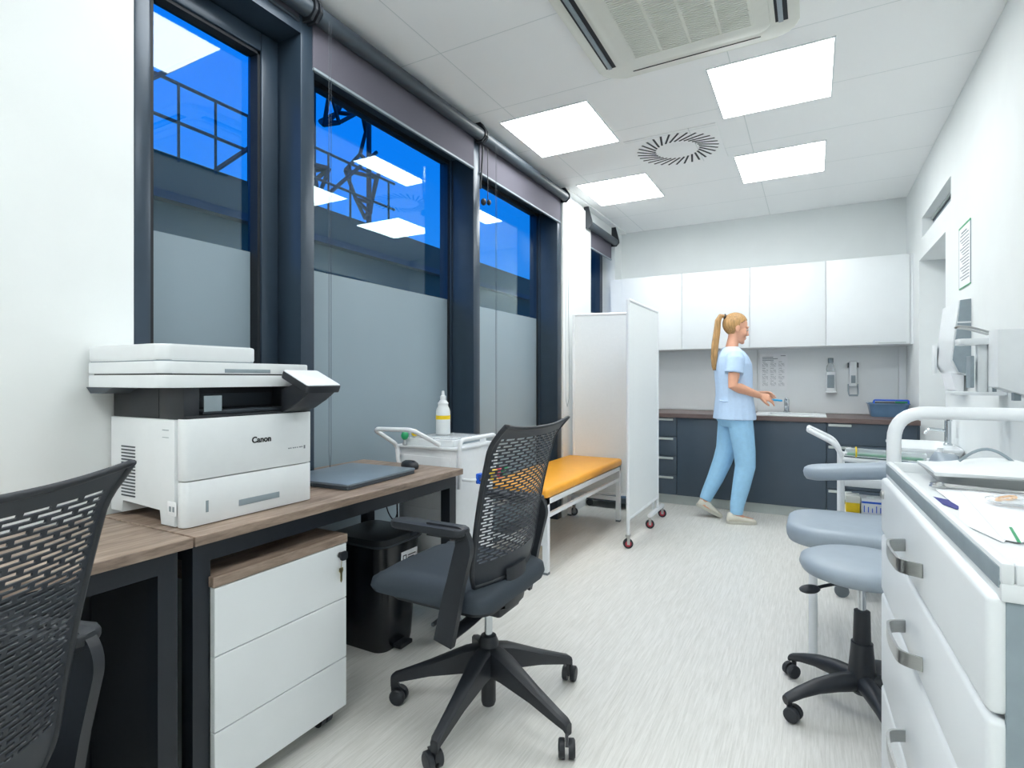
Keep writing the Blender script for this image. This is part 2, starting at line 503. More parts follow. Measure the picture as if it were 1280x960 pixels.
for (x0, x1, y0, y1) in ((ax0+.045, ax0+.095, ay0+.13, ay1-.13), (ax1-.095, ax1-.045, ay0+.13, ay1-.13), (ax0+.16, ax1-.16, ay0+.035, ay0+.085)):
    lv = MB().box(x0, x1, y0, y1, ZC-.0320, ZC-.0295).build('outlet', M['alu_deep'], t)
    if x1-x0 < y1-y0:
        MB().box(x0+.012, x1-.018, y0+.004, y1-.004, ZC-.040, ZC-.033, .002).build('flap', M['mid_grey'], lv)
    else:
        MB().box(x0+.004, x1-.004, y0+.012, y1-.018, ZC-.040, ZC-.033, .002).build('flap', M['mid_grey'], lv)
MB().box(ax0+.16, ax1-.16, ay1-.052, ay1-.048, ZC-.0325, ZC-.0295).build('outlet', M['alu_deep'], t)

# ---- swirl diffuser
t = thing('swirl_vent', 'round swirl air vent with a ring of slanted black slots', 'air vent', (-.83, 3.92, ZC-.006))
MB().box(-1.125, -.535, 3.625, 4.215, ZC-.006, ZC-.0005).build('face_plate', M['ceiling'], t)
s = MB()
for k in range(30):
    a = 2*pi*k/30
    s.M = Matrix.Translation((-.83, 3.92, 0)) @ Matrix.Rotation(a, 4, 'Z') @ Matrix.Translation((.205, 0, 0)) @ Matrix.Rotation(radians(28), 4, 'Z')
    s.box(-.072, .072, -.0065, .0065, ZC-.0075, ZC-.0058)
s.build('slot_ring', M['alu_deep'], t)

# ---- roller blinds
def blind(y0, y1, zfab, label, zt=2.69, r=.036, x=-1.82):
    t = thing('roller_blind', label, 'roller blind', (x, (y0+y1)/2, zfab), 0, 'roller blinds over the windows')
    MB().cyl((x, y0+.02, zt), (x, y1-.02, zt), r, n=24).build('tube', M['blind_tube'], t)
    MB().box(x-r-.004, x-r+.000, y0+.03, y1-.03, zfab, zt).build('fabric', M['blind_fabric'], t)
    MB().box(x-r-.010, x-r+.006, y0+.03, y1-.03, zfab-.010, zfab+.002, .002).build('bottom_bar', M['mid_grey'] if zfab < 2.6 else M['blind_tube'], t)
    for yy in (y0+.006, y1-.006):
        MB().prism([(x-r-.01, ZC), (x-r-.01, zt-r-.004), (x+.01, zt-r-.008), (x+r+.006, zt-.01), (x+r+.004, zt+.02), (x, ZC)], yy-.006, yy+.006, axis='y').build('bracket', M['black'], t)
    return t
bl1 = blind(.93, 1.60, 2.65, 'dark roller blind fully rolled up over the narrow window beside the printer')
bl2 = blind(1.612, 2.93, 2.485, 'long grey roller blind lowered a little over the widest window')
bl3 = blind(2.94, 4.27, 2.48, 'grey roller blind over the window between the dark post and the folding screen')
bl4 = blind(4.79, 5.60, 2.42, 'short grey roller blind over the small high window beside the cabinets', zt=2.60)
def chain(t, y, z0, x=-1.80, w=.03, zt=2.66):
    pts = [(x+.03, y-w/2, zt)]+[(x+.03, y-w/2, z0+.06)]+[(x+.03, y-w/2+w*k/8, z0+.06-.06*sin(pi*k/8)) for k in range(1, 8)]+[(x+.03, y+w/2, z0+.06), (x+.03, y+w/2, zt)]
    MB().tube(pts, .0010, 5).build('chain', M['dark_grey'], t)
chain(bl2, 1.655, .80, w=.012)
chain(bl3, 3.03, .80, w=.012)
ch = MB(); 
ch.tube([(-1.845, 4.33, 2.60), (-1.845, 4.325, 1.3), (-1.845, 4.33, 1.0), (-1.845, 4.36, .93), (-1.845, 4.40, 1.0), (-1.845, 4.40, 1.4), (-1.845, 4.36, 2.60)], .0025, 5)
ch.build('chain', M['mid_grey'], bl3)
# cord weights hanging beside the dark post
t = thing('blind_cord', 'black blind cord with two round weights hanging by the dark post', 'cord', (-1.80, 2.945, 2.3))
MB().tube([(-1.81, 2.935, 2.62), (-1.83, 2.937, 2.36)], .006, 8).build('cord', M['black'], t)
MB().tube([(-1.80, 2.975, 2.62), (-1.80, 2.977, 2.30)], .0025, 6).build('thin_cord', M['black'], t)
MB().ell((-1.80, 2.99, 2.285), (.014, .014, .018)).build('weight', M['black'], t)
MB().ell((-1.815, 2.95, 2.28), (.018, .018, .022)).build('weight', M['black'], t)

# ---- outside: neighbour building with roof steelwork
M['facade'] = mat('grey_green_facade', '#39473a', .8, var=.15, scale=.6)
M['facade_dark'] = mat('dark_facade_openings', '#23333a', .6, var=.1)
M['outside_steel'] = mat('outside_dark_steel', '#1b2a38', .6, var=.1)
nb = thing('neighbouring_building', 'greenish building across the way seen through the windows at dusk', 'building', (-14, 12, -4))
MB().box(-18, -13, -6, 34, -4, 6.2).box(-18, -13.4, -6, 34, 6.2, 6.5).build('facade', M['facade'], nb)
for i, y in enumerate([-3, 0, 3, 6, 9, 12, 15, 18, 21, 24, 27]):
    MB().box(-13.02, -12.96, y, y+1.7, 2.2, 4.4).build('window_opening', M['facade_dark'], nb)
MB().box(-13.4, -12.7, -6, 34, 5.2, 5.4).build('ledge', M['facade_dark'], nb)
rl = MB()
for i in range(24):
    y = -6+i*.9
    rl.cyl((-12.9, y, 6.2), (-12.9, y, 8.0), .035, n=6)
for z in (7.1, 8.0):
    rl.cyl((-12.9, -6, z), (-12.9, 15, z), .04, n=6)
for i in range(6):
    y = -4+i*3.1
    rl.cyl((-12.9, y, 6.3), (-12.9, y+2.6, 8.8), .06, n=6)
rl.build('roof_railing', M['outside_steel'], nb)
l = MB()
random.seed(5)
P = [Vector((-13.9+random.uniform(-.45, .45), 13.6+random.uniform(-1.6, 1.5), 6.9+random.uniform(0, 4.6))) for k in range(26)]
for i, p in enumerate(P):
    near = sorted(P, key=lambda q: (q-p).length)[1:4]
    for q in near:
        l.cyl(p, q, .07, n=6)
for y in (12.3, 14.8):
    l.cyl((-13.9, y, 6.5), (-13.9, y, 11.4), .09, n=6)
l.build('roof_steelwork', M['outside_steel'], nb)
gm = MB().box(-60, XO-.5, -60, 90, -4.2, -4); struct('ground_outside', gm, M['facade_dark'])
# ------------------------------------------------------------------ kitchen run on the back wall
CY0 = 5.21
def cab_body(t, x0, x1, y0, y1, z0, z1, m):
    MB().box(x0, x1, y0, y1, z0, z1).build('body', m, t)
# upper cabinets
xs = [-1.745, -1.133, -.517, .098, .703]
ULAB = ['white wall cabinet nearest the narrow window, partly behind the folding screen',
        'white wall cabinet directly behind the woman with the ponytail',
        'white wall cabinet above the sink tap and the printed calendar',
        'white wall cabinet above the two soap dispensers, with a small grip below']
for i in range(4):
    x0, x1 = xs[i], xs[i+1]
    t = thing('wall_cabinet', ULAB[i], 'wall cabinet', ((x0+x1)/2, 5.74, 1.457), 0, 'white wall cabinets over the counter')
    cab_body(t, x0, x1, 5.57, YB, 1.457, 2.20, M['white'])
    dd = MB().box(x0+.002, x1-.002, 5.55, 5.568, 1.457, 2.20, .002).build('door', M['white'], t)
    if i == 3:
        MB().box(x1-.22, x1-.03, 5.542, 5.55, 1.468, 1.474).build('grip', M['silver'], dd)
MB().box(.703, XR, 5.56, 5.575, 1.457, 2.20)
struct('trim_3', MB().box(.704, XR, 5.56, YB, 1.457, 2.20), M['white'])
struct('trim_4', MB().box(XL, -1.746, 5.56, YB, 1.457, 2.20), M['white'])
# splashback
struct('backsplash', MB().box(-1.745, -.482, YB-.012, YB, .85, 1.457, .002).box(-.478, .66, YB-.012, YB, .85, 1.457, .002).box(.664, XR-.001, YB-.012, YB, .85, 1.457, .002), M['white'])
# base units
def drawers(x0, x1, hx0, hx1, label):
    t = thing('drawer_unit', label, 'drawer unit', ((x0+x1)/2, 5.5, .09))
    cab_body(t, x0, x1, CY0+.02, YB-.012, .09, .81, M['slate'])
    n = 4; h = .72/n
    for k in range(n):
        z1 = .81-k*h
        dr = MB().box(x0+.002, x1-.002, CY0, CY0+.019, z1-h+.003, z1-.0015, .002).build('drawer', M['slate'], t)
        hd = MB().box(hx0, hx1, CY0-.012, CY0, z1-.030, z1-.010, .003)
        hd.build('handle', M['silver'], dr)
drawers(-1.745, -1.108, -1.31, -1.14, 'dark slate unit of four drawers, half hidden by the folding screen')
drawers(.098, .703, .11, .272, 'dark slate unit of four drawers under the soap dispensers and blue basket')
for (x0, x1, l) in ((-1.106, -.538, 'dark slate base cupboard with plain door behind the woman'), (-.536, .096, 'dark slate base cupboard with plain door under the sink')):
    t = thing('base_cabinet', l, 'base cabinet', ((x0+x1)/2, 5.5, .09))
    cab_body(t, x0, x1, CY0+.02, YB-.012, .09, .81 if x0 < -1 else .68, M['slate'])
    MB().box(x0+.0015, x1-.0015, CY0, CY0+.019, .092, .808, .002).build('door', M['slate'], t)
struct('trim_5', MB().box(XL, -1.747, CY0+.02, YB-.012, .0, .81), M['slate'])
struct('trim_6', MB().box(.704, XR, CY0+.02, YB-.012, .0, .81), M['slate'])
tag(MB().box(-1.745, .703, CY0+.05, CY0+.065, 0, .09).build('plinth', M['silver']), 'long silver plinth strip below the dark base cabinets', 'plinth')
# worktop with cut-out for the sink
b = MB()
WT0, WT1 = .811, .848
SX0, SX1, SY0, SY1 = -.36, .02, 5.34, 5.68
b.box(XL+.001, SX0, CY0-.02, YB-.013, WT0, WT1).box(SX1, XR-.001, CY0-.02, YB-.013, WT0, WT1).box(SX0, SX1, CY0-.02, SY0, WT0, WT1).box(SX0, SX1, SY1, YB-.013, WT0, WT1)
tag(b.build('worktop', M['counter']), 'long dark brown worktop over the slate base cabinets', 'worktop')
t = thing('sink', 'white inset sink with drainer in the dark worktop', 'sink', (-.17, 5.5, WT1))
b = MB()
b.box(-.46, SX0+.01, 5.235, 5.74, WT1, WT1+.010, .003).box(SX1-.01, .10, 5.235, 5.74, WT1, WT1+.010, .003).box(SX0+.01, SX1-.01, 5.235, SY0+.01, WT1, WT1+.010, .003).box(SX0+.01, SX1-.01, SY1-.01, 5.74, WT1, WT1+.010, .003)
b.build('rim', M['white_plastic'], t)
b = MB()
b.box(SX0+.003, SX0+.012, SY0+.003, SY1-.003, .70, WT1+.004).box(SX1-.012, SX1-.003, SY0+.003, SY1-.003, .70, WT1+.004).box(SX0+.012, SX1-.012, SY0+.003, SY0+.012, .70, WT1+.004).box(SX0+.012, SX1-.012, SY1-.012, SY1-.003, .70, WT1+.004).box(SX0+.003, SX1-.003, SY0+.003, SY1-.003, .69, .70)
b.build('bowl', M['white_plastic'], t)
t = thing('tap', 'short chrome mixer tap on the sink below the calendar', 'tap', (-.215, 5.71, WT1+.01))
z = WT1+.01
MB().lathe([(.03, z), (.03, z+.01), (.023, z+.016), (.023, z+.115), (.018, z+.125), (0, z+.125)], (-.215, 5.71, 0), 20).build('body', M['chrome'], t)
MB().tube(fillet([(-.215, 5.70, z+.075), (-.215, 5.60, z+.092), (-.215, 5.575, z+.06)], .02), [.013]*14 if False else .012, 10).build('spout', M['chrome'], t)
MB().box(-.228, -.202, 5.63, 5.72, z+.124, z+.136, .005).build('lever', M['chrome'], t)
# calendar
t = thing('calendar', 'white year calendar sheet with small month grids, taped over the sink', 'calendar', (-.335, 5.9, 1.06))
MB().box(-.455, -.215, YB-.0145, YB-.0125, 1.06, 1.41).build('sheet', M['paper'], t)
p = MB()
yy0, yy1 = YB-.0152, YB-.0144
for k, (a0, a1) in enumerate(((-.435, -.34), (-.435, -.30), (-.435, -.335))):
    p.box(a0, a1, yy0, yy1, 1.375-k*.014, 1.381-k*.014)
p.box(-.275, -.232, yy0, yy1, 1.388, 1.394)
for r in range(4):
    for c in range(3):
        x0 = -.435+c*.072; z0 = 1.315-r*.062
        p.box(x0, x0+.028, yy0, yy1, z0+.017, z0+.021)
        for q in range(4):
            for e in range(6):
                if (q*7+e*3+r+c) % 5:
                    p.box(x0+e*.0085, x0+e*.0085+.005, yy0, yy1, z0-q*.009, z0-q*.009+.004)
p.build('print', M['ink_grey'], t)
# soap dispensers
t = thing('soap_dispenser', 'white wall soap dispenser with grey cap, over the counter next to the calendar', 'soap dispenser', (.141, 5.88, 1.05))
MB().box(.102, .182, 5.83, YB-.012, 1.05, 1.235, .012).build('housing', M['white_plastic'], t)
MB().box(.114, .170, 5.826, 5.832, 1.085, 1.205, .002).build('window', M['mid_grey'], t)
MB().lathe([(.034, 1.235), (.036, 1.26), (.03, 1.29), (.018, 1.31), (.018, 1.318)], (.142, 5.87, 0), 18).build('bottle', M['clear'], t)
MB().lathe([(.020, 1.316), (.022, 1.32), (.022, 1.36), (0, 1.362)], (.142, 5.87, 0), 16).build('cap', M['mid_grey'], t)
MB().box(.096, .188, 5.825, YB-.012, 1.04, 1.056, .005).build('base', M['white_plastic'], t)
t = thing('disinfectant_dispenser', 'narrow white wall dispenser with grey lever, between soap dispenser and blue basket', 'dispenser', (.318, 5.88, 1.01))
MB().box(.286, .350, 5.85, YB-.012, 1.10, 1.33, .01).build('housing', M['white_plastic'], t)
MB().box(.302, .336, 5.846, 5.852, 1.13, 1.20, .002).build('window', M['mid_grey'], t)
MB().box(.276, .286, 5.85, 5.90, 1.27, 1.315, .002).build('clip', M['dark_grey'], t)
MB().box(.350, .360, 5.85, 5.90, 1.27, 1.315, .002).build('clip', M['dark_grey'], t)
MB().tube(fillet([(.282, 5.87, 1.12), (.280, 5.84, 1.06), (.284, 5.82, 1.02), (.352, 5.82, 1.02), (.356, 5.84, 1.06), (.354, 5.87, 1.12)], .015), .006, 8).box(.284, .354, 5.815, 5.825, 1.012, 1.03, .003).build('lever', M['mid_grey'], t)
# basket
t = thing('basket', 'blue translucent basket with a folded handle at the counter end', 'basket', (.555, 5.62, WT1))
def brr(x0, x1, y0, y1, z):
    return [(x, y, z) for x, y in rrect(x0, x1, y0, y1, .03, 4)]
MB().rings([brr(.435, .675, 5.55, 5.75, WT1+.001), brr(.415, .698, 5.53, 5.77, WT1+.105), brr(.408, .705, 5.523, 5.777, WT1+.107), brr(.408, .705, 5.523, 5.777, WT1+.115), brr(.42, .693, 5.535, 5.765, WT1+.115), brr(.442, .668, 5.557, 5.743, WT1+.012)]).build('tub', M['basket'], t)
MB().tube(fillet([(.45, 5.54, WT1+.11), (.45, 5.54, WT1+.142), (.69, 5.54, WT1+.142), (.69, 5.54, WT1+.11)], .01), .007, 8).build('handle', M['blue'], t)
MB().box(.45, .67, 5.58, 5.72, WT1+.03, WT1+.125, .01).build('contents', M['navy'] if False else M['dark_grey'], t)
MB().box(.60, .69, 5.555, 5.575, WT1+.118, WT1+.132, .003).build('tab', M['green'], t)

# ------------------------------------------------------------------ wall on the door side
t = thing('framed_notice', 'tall white notice with green top edge on the door-side wall', 'notice', (XR-.006, 3.79, 1.67))
MB().box(XR-.004, XR, 3.665, 3.915, 1.67, 2.005).build('sheet', M['paper'], t)
MB().box(XR-.0055, XR-.001, 3.664, 3.916, 1.998, 2.008).build('top_strip', M['green'], t)
MB().box(XR-.0055, XR-.001, 3.664, 3.916, 1.667, 1.672).build('bottom_strip', M['green'], t)
MB().box(XR-.0048, XR-.001, 3.913, 3.916, 1.672, 1.998).box(XR-.0048, XR-.001, 3.664, 3.666, 1.672, 1.998).build('side_edge', M['mid_grey'], t)
p = MB()
p.box(XR-.0047, XR-.0038, 3.74, 3.86, 1.965, 1.973).box(XR-.0047, XR-.0038, 3.70, 3.88, 1.95, 1.956)
for k in range(14):
    p.box(XR-.0047, XR-.0038, 3.69, 3.89-.03*(k % 3), 1.93-k*.017, 1.935-k*.017)
p.build('print', M['ink_grey'], t)
# paper towel dispenser
t = thing('towel_dispenser', 'white paper towel dispenser with grey side on the door-side wall below the notice', 'towel dispenser', (XR-.04, 3.88, 1.19))
side = [(XR, 1.59), (XR-.048, 1.585), (XR-.062, 1.45), (XR-.085, 1.26), (XR-.055, 1.20), (XR, 1.185)]
MB().prism(side, 3.68, 4.10, axis='y', b=.004).build('front_cover', M['white_plastic'], t)
MB().prism([(XR, 1.588), (XR-.044, 1.583), (XR-.056, 1.45), (XR-.075, 1.27), (XR-.05, 1.205), (XR, 1.19)], 3.665, 3.68, axis='y').build('side_panel', M['mid_grey'], t)
MB().box(XR-.064, XR, 3.662, 3.666, 1.462, 1.470).build('seam', M['white_plastic'], t)
MB().box(XR-.10, XR-.086, 4.02, 4.10, 1.20, 1.37, .004).build('key_cover', M['white_plastic'], t)
MB().prism([(XR-.02, 1.19), (XR-.075, 1.20), (XR-.055, 1.11), (XR-.02, 1.09)], 3.72, 3.98, axis='y').build('paper_towel', M['paper'], t)
# elbow dispenser
t = thing('elbow_dispenser', 'white elbow lever disinfectant dispenser on the wall before the towel dispenser', 'dispenser', (.65, 3.1, 1.10))
MB().box(.628, .665, 3.08, 3.12, 1.11, 1.33, .008).build('column', M['white_plastic'], t)
MB().prism(rrect(.56, .70, 3.05, 3.15, .02), 1.318, 1.345, b=.006).build('arm', M['white_plastic'], t)
MB().tube(fillet([(.69, 3.06, 1.36), (.60, 3.06, 1.395), (.56, 3.06, 1.40), (.56, 3.14, 1.40), (.60, 3.14, 1.395), (.69, 3.14, 1.36)], .02), .005, 8).build('lever', M['steel'], t)
MB().box(.60, .615, 3.06, 3.14, 1.13, 1.27, .004).build('bottle_window', M['mid_grey'], t)
MB().box(.665, XR, 3.06, 3.14, 1.10, 1.36, .004).build('back_plate', M['white_plastic'], t)
MB().prism(rrect(.53, XR, 3.04, 3.18, .015), 1.098, 1.112, b=.004).build('drip_tray', M['white_plastic'], t)
# grey wall box nearest
t = thing('wall_box', 'flat grey white wall box beside the elbow dispenser, cut by the photo edge', 'wall box', (.66, 2.55, 1.11))
MB().prism([(.588, 1.14), (XR, 1.085), (XR, 1.35), (.588, 1.35)], 2.60, 2.72, axis='y', b=.004).build('housing', M['white_plastic'], t)
MB().box(.60, .612, 2.72, 2.725, 1.12, 1.30).box(.64, .66, 2.63, 2.66, 1.09, 1.125).build('mount', M['mid_grey'], t)
# washbasin and mirror cabinet below
t = thing('washbasin', 'white wall washbasin beyond the treatment chair, behind the cart tube', 'washbasin', (.55, 3.99, .66))
rg = lambda x0, y0, y1, r, z: [(x, y, z) for x, y in rrect(x0, XR-.002-(x0-.40)*.5-(.0 if z != .785 else .004), y0, y1, r, 5)]
MB().rings([rg(.54, 3.86, 4.12, .05, .66), rg(.44, 3.76, 4.22, .08, .72), rg(.40, 3.72, 4.26, .09, .775), rg(.40, 3.72, 4.26, .09, .785), rg(.42, 3.74, 4.24, .08, .785), rg(.45, 3.78, 4.2, .07, .74), rg(.54, 3.86, 4.12, .05, .72)]).build('bowl', M['white_plastic'], t)
t = thing('basin_tap', 'slim chrome tap rising above the wall washbasin', 'tap', (.66, 3.98, .787))
MB().lathe([(.022, .787), (.022, .795), (.016, .80), (.016, .93), (0, .932)], (.68, 3.98, 0), 14).build('body', M['chrome'], t)
MB().tube(fillet([(.68, 3.98, .87), (.59, 3.98, .88), (.57, 3.98, .85)], .02), .009, 8).build('spout', M['chrome'], t)
MB().box(.673, .687, 3.90, 3.99, .931, .94, .003).build('lever', M['chrome'], t)

# ------------------------------------------------------------------ folding screen
def caster(mb_f, mb_w, x, y, r=.032, ang=0., wd=.022, ztop=None):
    c_, s_ = cos(ang), sin(ang)
    for k in (-1, 1):
        a = Vector((x-s_*wd*.3*k, y+c_*wd*.3*k, r)); b_ = Vector((x-s_*wd*.9*k, y+c_*wd*.9*k, r))
        mb_w.cyl(a, b_, r, n=16)
    mb_f.box(x-.012, x+.012, y-.012, y+.012, r, (ztop or r*2.4))
t = thing('folding_screen', 'white wheeled folding privacy screen standing at the foot of the orange couch', 'folding screen', (-1.3, 4.3, 0))
def panel(p0, p1, z0, z1, name):
    p0, p1 = Vector(p0), Vector(p1)
    d = (p1-p0).normalized(); n = Vector((-d.y, d.x))
    f = MB(); r = .0125
    for p in (p0, p1):
        f.cyl((p.x, p.y, .09), (p.x, p.y, z1), r, n=12)
    f.cyl((p0.x, p0.y, z1), (p1.x, p1.y, z1), r, n=12); f.cyl((p0.x, p0.y, z0), (p1.x, p1.y, z0), r, n=12)
    fo = f.build(name, M['white_metal'], t)
    s = MB()
    a, c = p0+d*.004, p1-d*.004
    q = [a+n*.0045, c+n*.0045, c-n*.0045, a-n*.0045]
    s.prism([(v.x, v.y) for v in q], z0+.01, z1-.006)
    s.build('sheet', M['screen_fabric'], fo)
panel((-1.12, 3.72), (-1.12, 4.53), .20, 1.715, 'panel_frame')
panel((-1.80, 4.40), (-1.16, 4.555), .20, 1.715, 'panel_frame')
MB().cyl((-1.14, 4.545, .5), (-1.14, 4.545, .56), .02, n=10).cyl((-1.14, 4.545, 1.4), (-1.14, 4.545, 1.46), .02, n=10).build('hinge', M['white_metal'], t)
MB().box(-1.135, -1.105, 4.28, 4.72, .085, .112, .006).build('foot', M['white_metal'], t)
def one_caster(parent, x, y, r=.034, ang=0., wm=None, ztop=.09, tyre=None):
    f = MB(); wv = MB(); c = MB()
    c_, s_ = cos(ang), sin(ang)
    ax = Vector((-s_, c_, 0))
    p = Vector((x, y, r))
    wv.cyl(p-ax*.010, p+ax*.010, r, n=18)
    c.cyl(p-ax*.0125, p+ax*.0125, r*.62, n=14)
    for k in (-1, 1):
        q = p+ax*.016*k
        f.box(q.x-.010, q.x+.010, q.y-.002, q.y+.002, r*.8, ztop)
    f.box(x-.014, x+.014, y-.018, y+.018, ztop-.006, ztop+.004)
    fo = f.build('caster', M['steel'], parent)
    wv.build('tyre', tyre or M['rubber'], fo); c.build('hub', wm or M['grey_rubber'], fo)
for (x, y, a) in ((-1.12, 3.72, .5), (-1.12, 4.30, .3), (-1.12, 4.70, .3)):
    one_caster(t, x, y, .034, a, M['red'])
one_caster(t, -1.80, 4.40, .034, .7, M['grey_rubber'])
# step platform behind the screen
t = thing('wheeled_platform', 'low blue grey wheeled platform on the floor under the folding screen', 'platform', (-1.55, 4.95, 0))
MB().prism(rrect(-1.84, -1.40, 4.78, 5.10, .03), .06, .10, b=.006).build('deck', M['dark_grey'], t)
MB().prism(rrect(-1.80, -1.44, 4.81, 5.07, .02), .10, .112, b=.003).build('plate', M['blue_shelf'], t)
for x in (-1.81, -1.43):
    for y in (4.81, 5.07):
        MB().cyl((x, y-.012, .03), (x, y+.012, .03), .03, n=16).build('wheel', M['rubber'], t)

# ------------------------------------------------------------------ examination couch
t = thing('couch', 'examination couch with orange vinyl pad on a white steel frame', 'couch', (-1.63, 3.68, 0))
cx0, cx1, cy0, cy1 = -1.845, -1.385, 2.975, 4.40
MB().box(cx0-.005, cx1+.008, cy0-.012, cy1+.015, .455, .515, .022, 4).build('pad', M['orange'], t, sharp=60)
f = MB(); r = .0165
f.box(cx0, cx1, cy0, cy0+.033, .42, .453).box(cx0, cx1, cy1-.033, cy1, .42, .453).box(cx0, cx0+.033, cy0, cy1, .42, .453).box(cx1-.033, cx1, cy0, cy1, .42, .453)
f.build('frame', M['white_metal'], t)
for x in (cx0, cx1-.033):
    for y in (cy0, cy1-.033):
        lg = MB().box(x, x+.033, y, y+.033, .012, .42).build('leg', M['white_metal'], t)
        MB().box(x-.001, x+.034, y-.001, y+.034, 0, .014).build('foot_cap', M['grey_rubber'], lg)
MB().box(cx1-.03, cx1-.008, cy0+.033, cy1-.033, .335, .357).box(cx0+.008, cx0+.03, cy0+.033, cy1-.033, .335, .357).build('side_rail', M['white_metal'], t)
MB().box(cx0+.033, cx1-.033, cy0+.006, cy0+.028, .17, .20).box(cx0+.033, cx1-.033, cy1-.028, cy1-.006, .17, .20).build('cross_rail', M['white_metal'], t)
for x in (cx0+.016, cx1-.016):
    MB().box(x-.013, x+.013, cy0-.002, cy0, .424, .449).build('end_cap', M['black'], t)

# ------------------------------------------------------------------ desks
DX0, DX1 = -1.985, -1.385
DT = .765
def desk(poly, legs_y, label, x1, modesty=None):
    ys = [p[1] for p in poly]
    t = thing('desk', label, 'desk', ((x1-.3), (min(ys)+max(ys))/2, 0), 0, 'walnut desks along the windows')
    MB().prism(poly, DT-.026, DT, b=.0015, seg=1).build('desktop', M['wood'], t)
    lx = x1-.035
    bx = -1.80 if modesty else -1.95
    for k, y in enumerate(legs_y):
        bx = -1.80 if modesty else (-1.835, -1.95)[k]
        MB().box(lx-.048, lx, y, y+.048, 0, DT-.026).build('leg', M['black_steel'], t)
        MB().box(bx, bx+.045, y, y+.048, 0, DT-.026).build('leg', M['black_steel'], t)
        MB().box(bx+.045, lx-.048, y, y+.048, DT-.076, DT-.028).build('side_rail', M['black_steel'], t)
    y0, y1 = legs_y[0]+.048, legs_y[1]
    bx = -1.80 if modesty else -1.835
    MB().box(lx-.035, lx, y0, y1, DT-.082, DT-.027).box(bx, bx+.035, y0, y1, DT-.082, DT-.027).build('long_rail', M['black_steel'], t)
    if modesty:
        MB().box(bx+.037, bx+.05, y0+.002, y1-.002, .03, DT-.09).build('modesty_panel', M['black'], t)
        MB().box(bx+.05, lx-.05, y1+.004, y1+.020, .03, DT-.08).build('end_panel', M['black'], t)
    return t
desk([(DX1, -.52), (DX1, .842), (XL+.01, .842), (XL+.01, -.52)], (-.50, .775), 'walnut desk with black end panel behind the perforated chair, close to the camera', DX1, True)
desk([(DX1, .848), (DX1, 2.075), (DX0, 2.075), (DX0, 1.67), (-1.845, 1.67), (-1.845, .848)], (.862, 2.02), 'walnut desk with black steel legs carrying the printer and laptop', DX1)

# ------------------------------------------------------------------ pedestal
t = thing('drawer_pedestal', 'white mobile pedestal of three drawers with walnut top under the printer desk', 'pedestal', (-1.66, 1.14, 0))
px1 = -1.40; px0 = -1.84; py0, py1 = .908, 1.383
MB().box(px0, px1-.02, py0, py1, .055, .612).build('body', M['white'], t)
MB().box(px0-.002, px1+.002, py0-.003, py1+.003, .612, .640, .0015, 1).build('top', M['wood'], t)
zz = [.611, .425, .222, .055]
for k in range(3):
    dr = MB().box(px1-.019, px1, py0+.001, py1-.001, zz[k+1]+.0015, zz[k]-.0015, .0015, 1).build('drawer', M['white'], t)
    if k == 0:
        lk = MB().lathe([(.010, px1), (.010, px1+.004), (0, px1+.004)], (0, 1.350, .577), 14, axis='x').build('lock', M['steel'], dr)
MB().box(px1+.004, px1+.022, 1.347, 1.353, .570, .584, .002).prism(rrect(1.335, 1.365, .562, .592, .010), px1+.018, px1+.024, axis='x').build('key_head', M['black'], t)
MB().tube([(px1+.012, 1.349, .562), (px1+.010, 1.349, .535)], .0012, 6).prism([(1.342, .535), (1.356, .535), (1.358, .525), (1.353, .517), (1.353, .492), (1.349, .486), (1.346, .492), (1.346, .517), (1.340, .525)], px1+.008, px1+.0105, axis='x').build('spare_key', M['brass'], t)
for (x, y) in ((-1.46, 1.33), (-1.46, .96), (-1.86, 1.33), (-1.86, .96)):
    c = MB().box(x-.018, x+.018, y-.02, y+.02, .03, .056).build('caster', M['black'], t)
    MB().cyl((x, y-.024, .025), (x, y-.004, .025), .025, n=16).cyl((x, y+.004, .025), (x, y+.024, .025), .025, n=16).build('wheel', M['black'], c)

# ------------------------------------------------------------------ pedal bin
t = thing('pedal_bin', 'black lidded plastic bin with white sticker between pedestal and office chair', 'bin', (-1.72, 1.89, 0))
def rr(x0, x1, y0, y1, r, z):
    return [(x, y, z) for x, y in rrect(x0, x1, y0, y1, r, 6)]
bx0, bx1, by0, by1 = -1.88, -1.585, 1.765, 2.015
MB().rings([rr(bx0+.02, bx1-.015, by0+.015, by1-.015, .05, 0), rr(bx0+.018, bx1-.012, by0+.012, by1-.012, .05, .02), rr(bx0, bx1+.012, by0-.012, by1+.012, .055, .455)]).build('body', M['black_gloss'], t)
MB().rings([rr(bx0-.006, bx1+.02, by0-.02, by1+.02, .06, .455), rr(bx0-.008, bx1+.022, by0-.022, by1+.022, .06, .468), rr(bx0, bx1+.014, by0-.014, by1+.014, .055, .488), rr(bx0+.03, bx1-.02, by0+.02, by1-.02, .045, .498)]).build('lid', M['black'], t)
MB().tube([Vector(p) for p in rr(bx0-.009, bx1+.023, by0-.023, by1+.023, .06, .462)], .0035, 6, closed=True).build('lid_rim', M['mid_grey'] if False else M['dark_grey'], t)
MB().box(bx1+.002, bx1+.024, 1.93, 1.97, .470, .486, .004).build('lid_catch', M['dark_grey'], t)
sx = lambda z: bx1-.012+(z-.02)/.435*.024+.0015
st = MB()
z0, z1 = .350, .412
st.rings([[(sx(z0), 1.875, z0), (sx(z0)+.001, 1.875, z0), (sx(z0)+.001, 1.985, z0), (sx(z0), 1.985, z0)], [(sx(z1), 1.875, z1), (sx(z1)+.001, 1.875, z1), (sx(z1)+.001, 1.985, z1), (sx(z1), 1.985, z1)]])
so = st.build('sticker', M['paper'], t)
k = MB(); xq = sx(.38)+.002
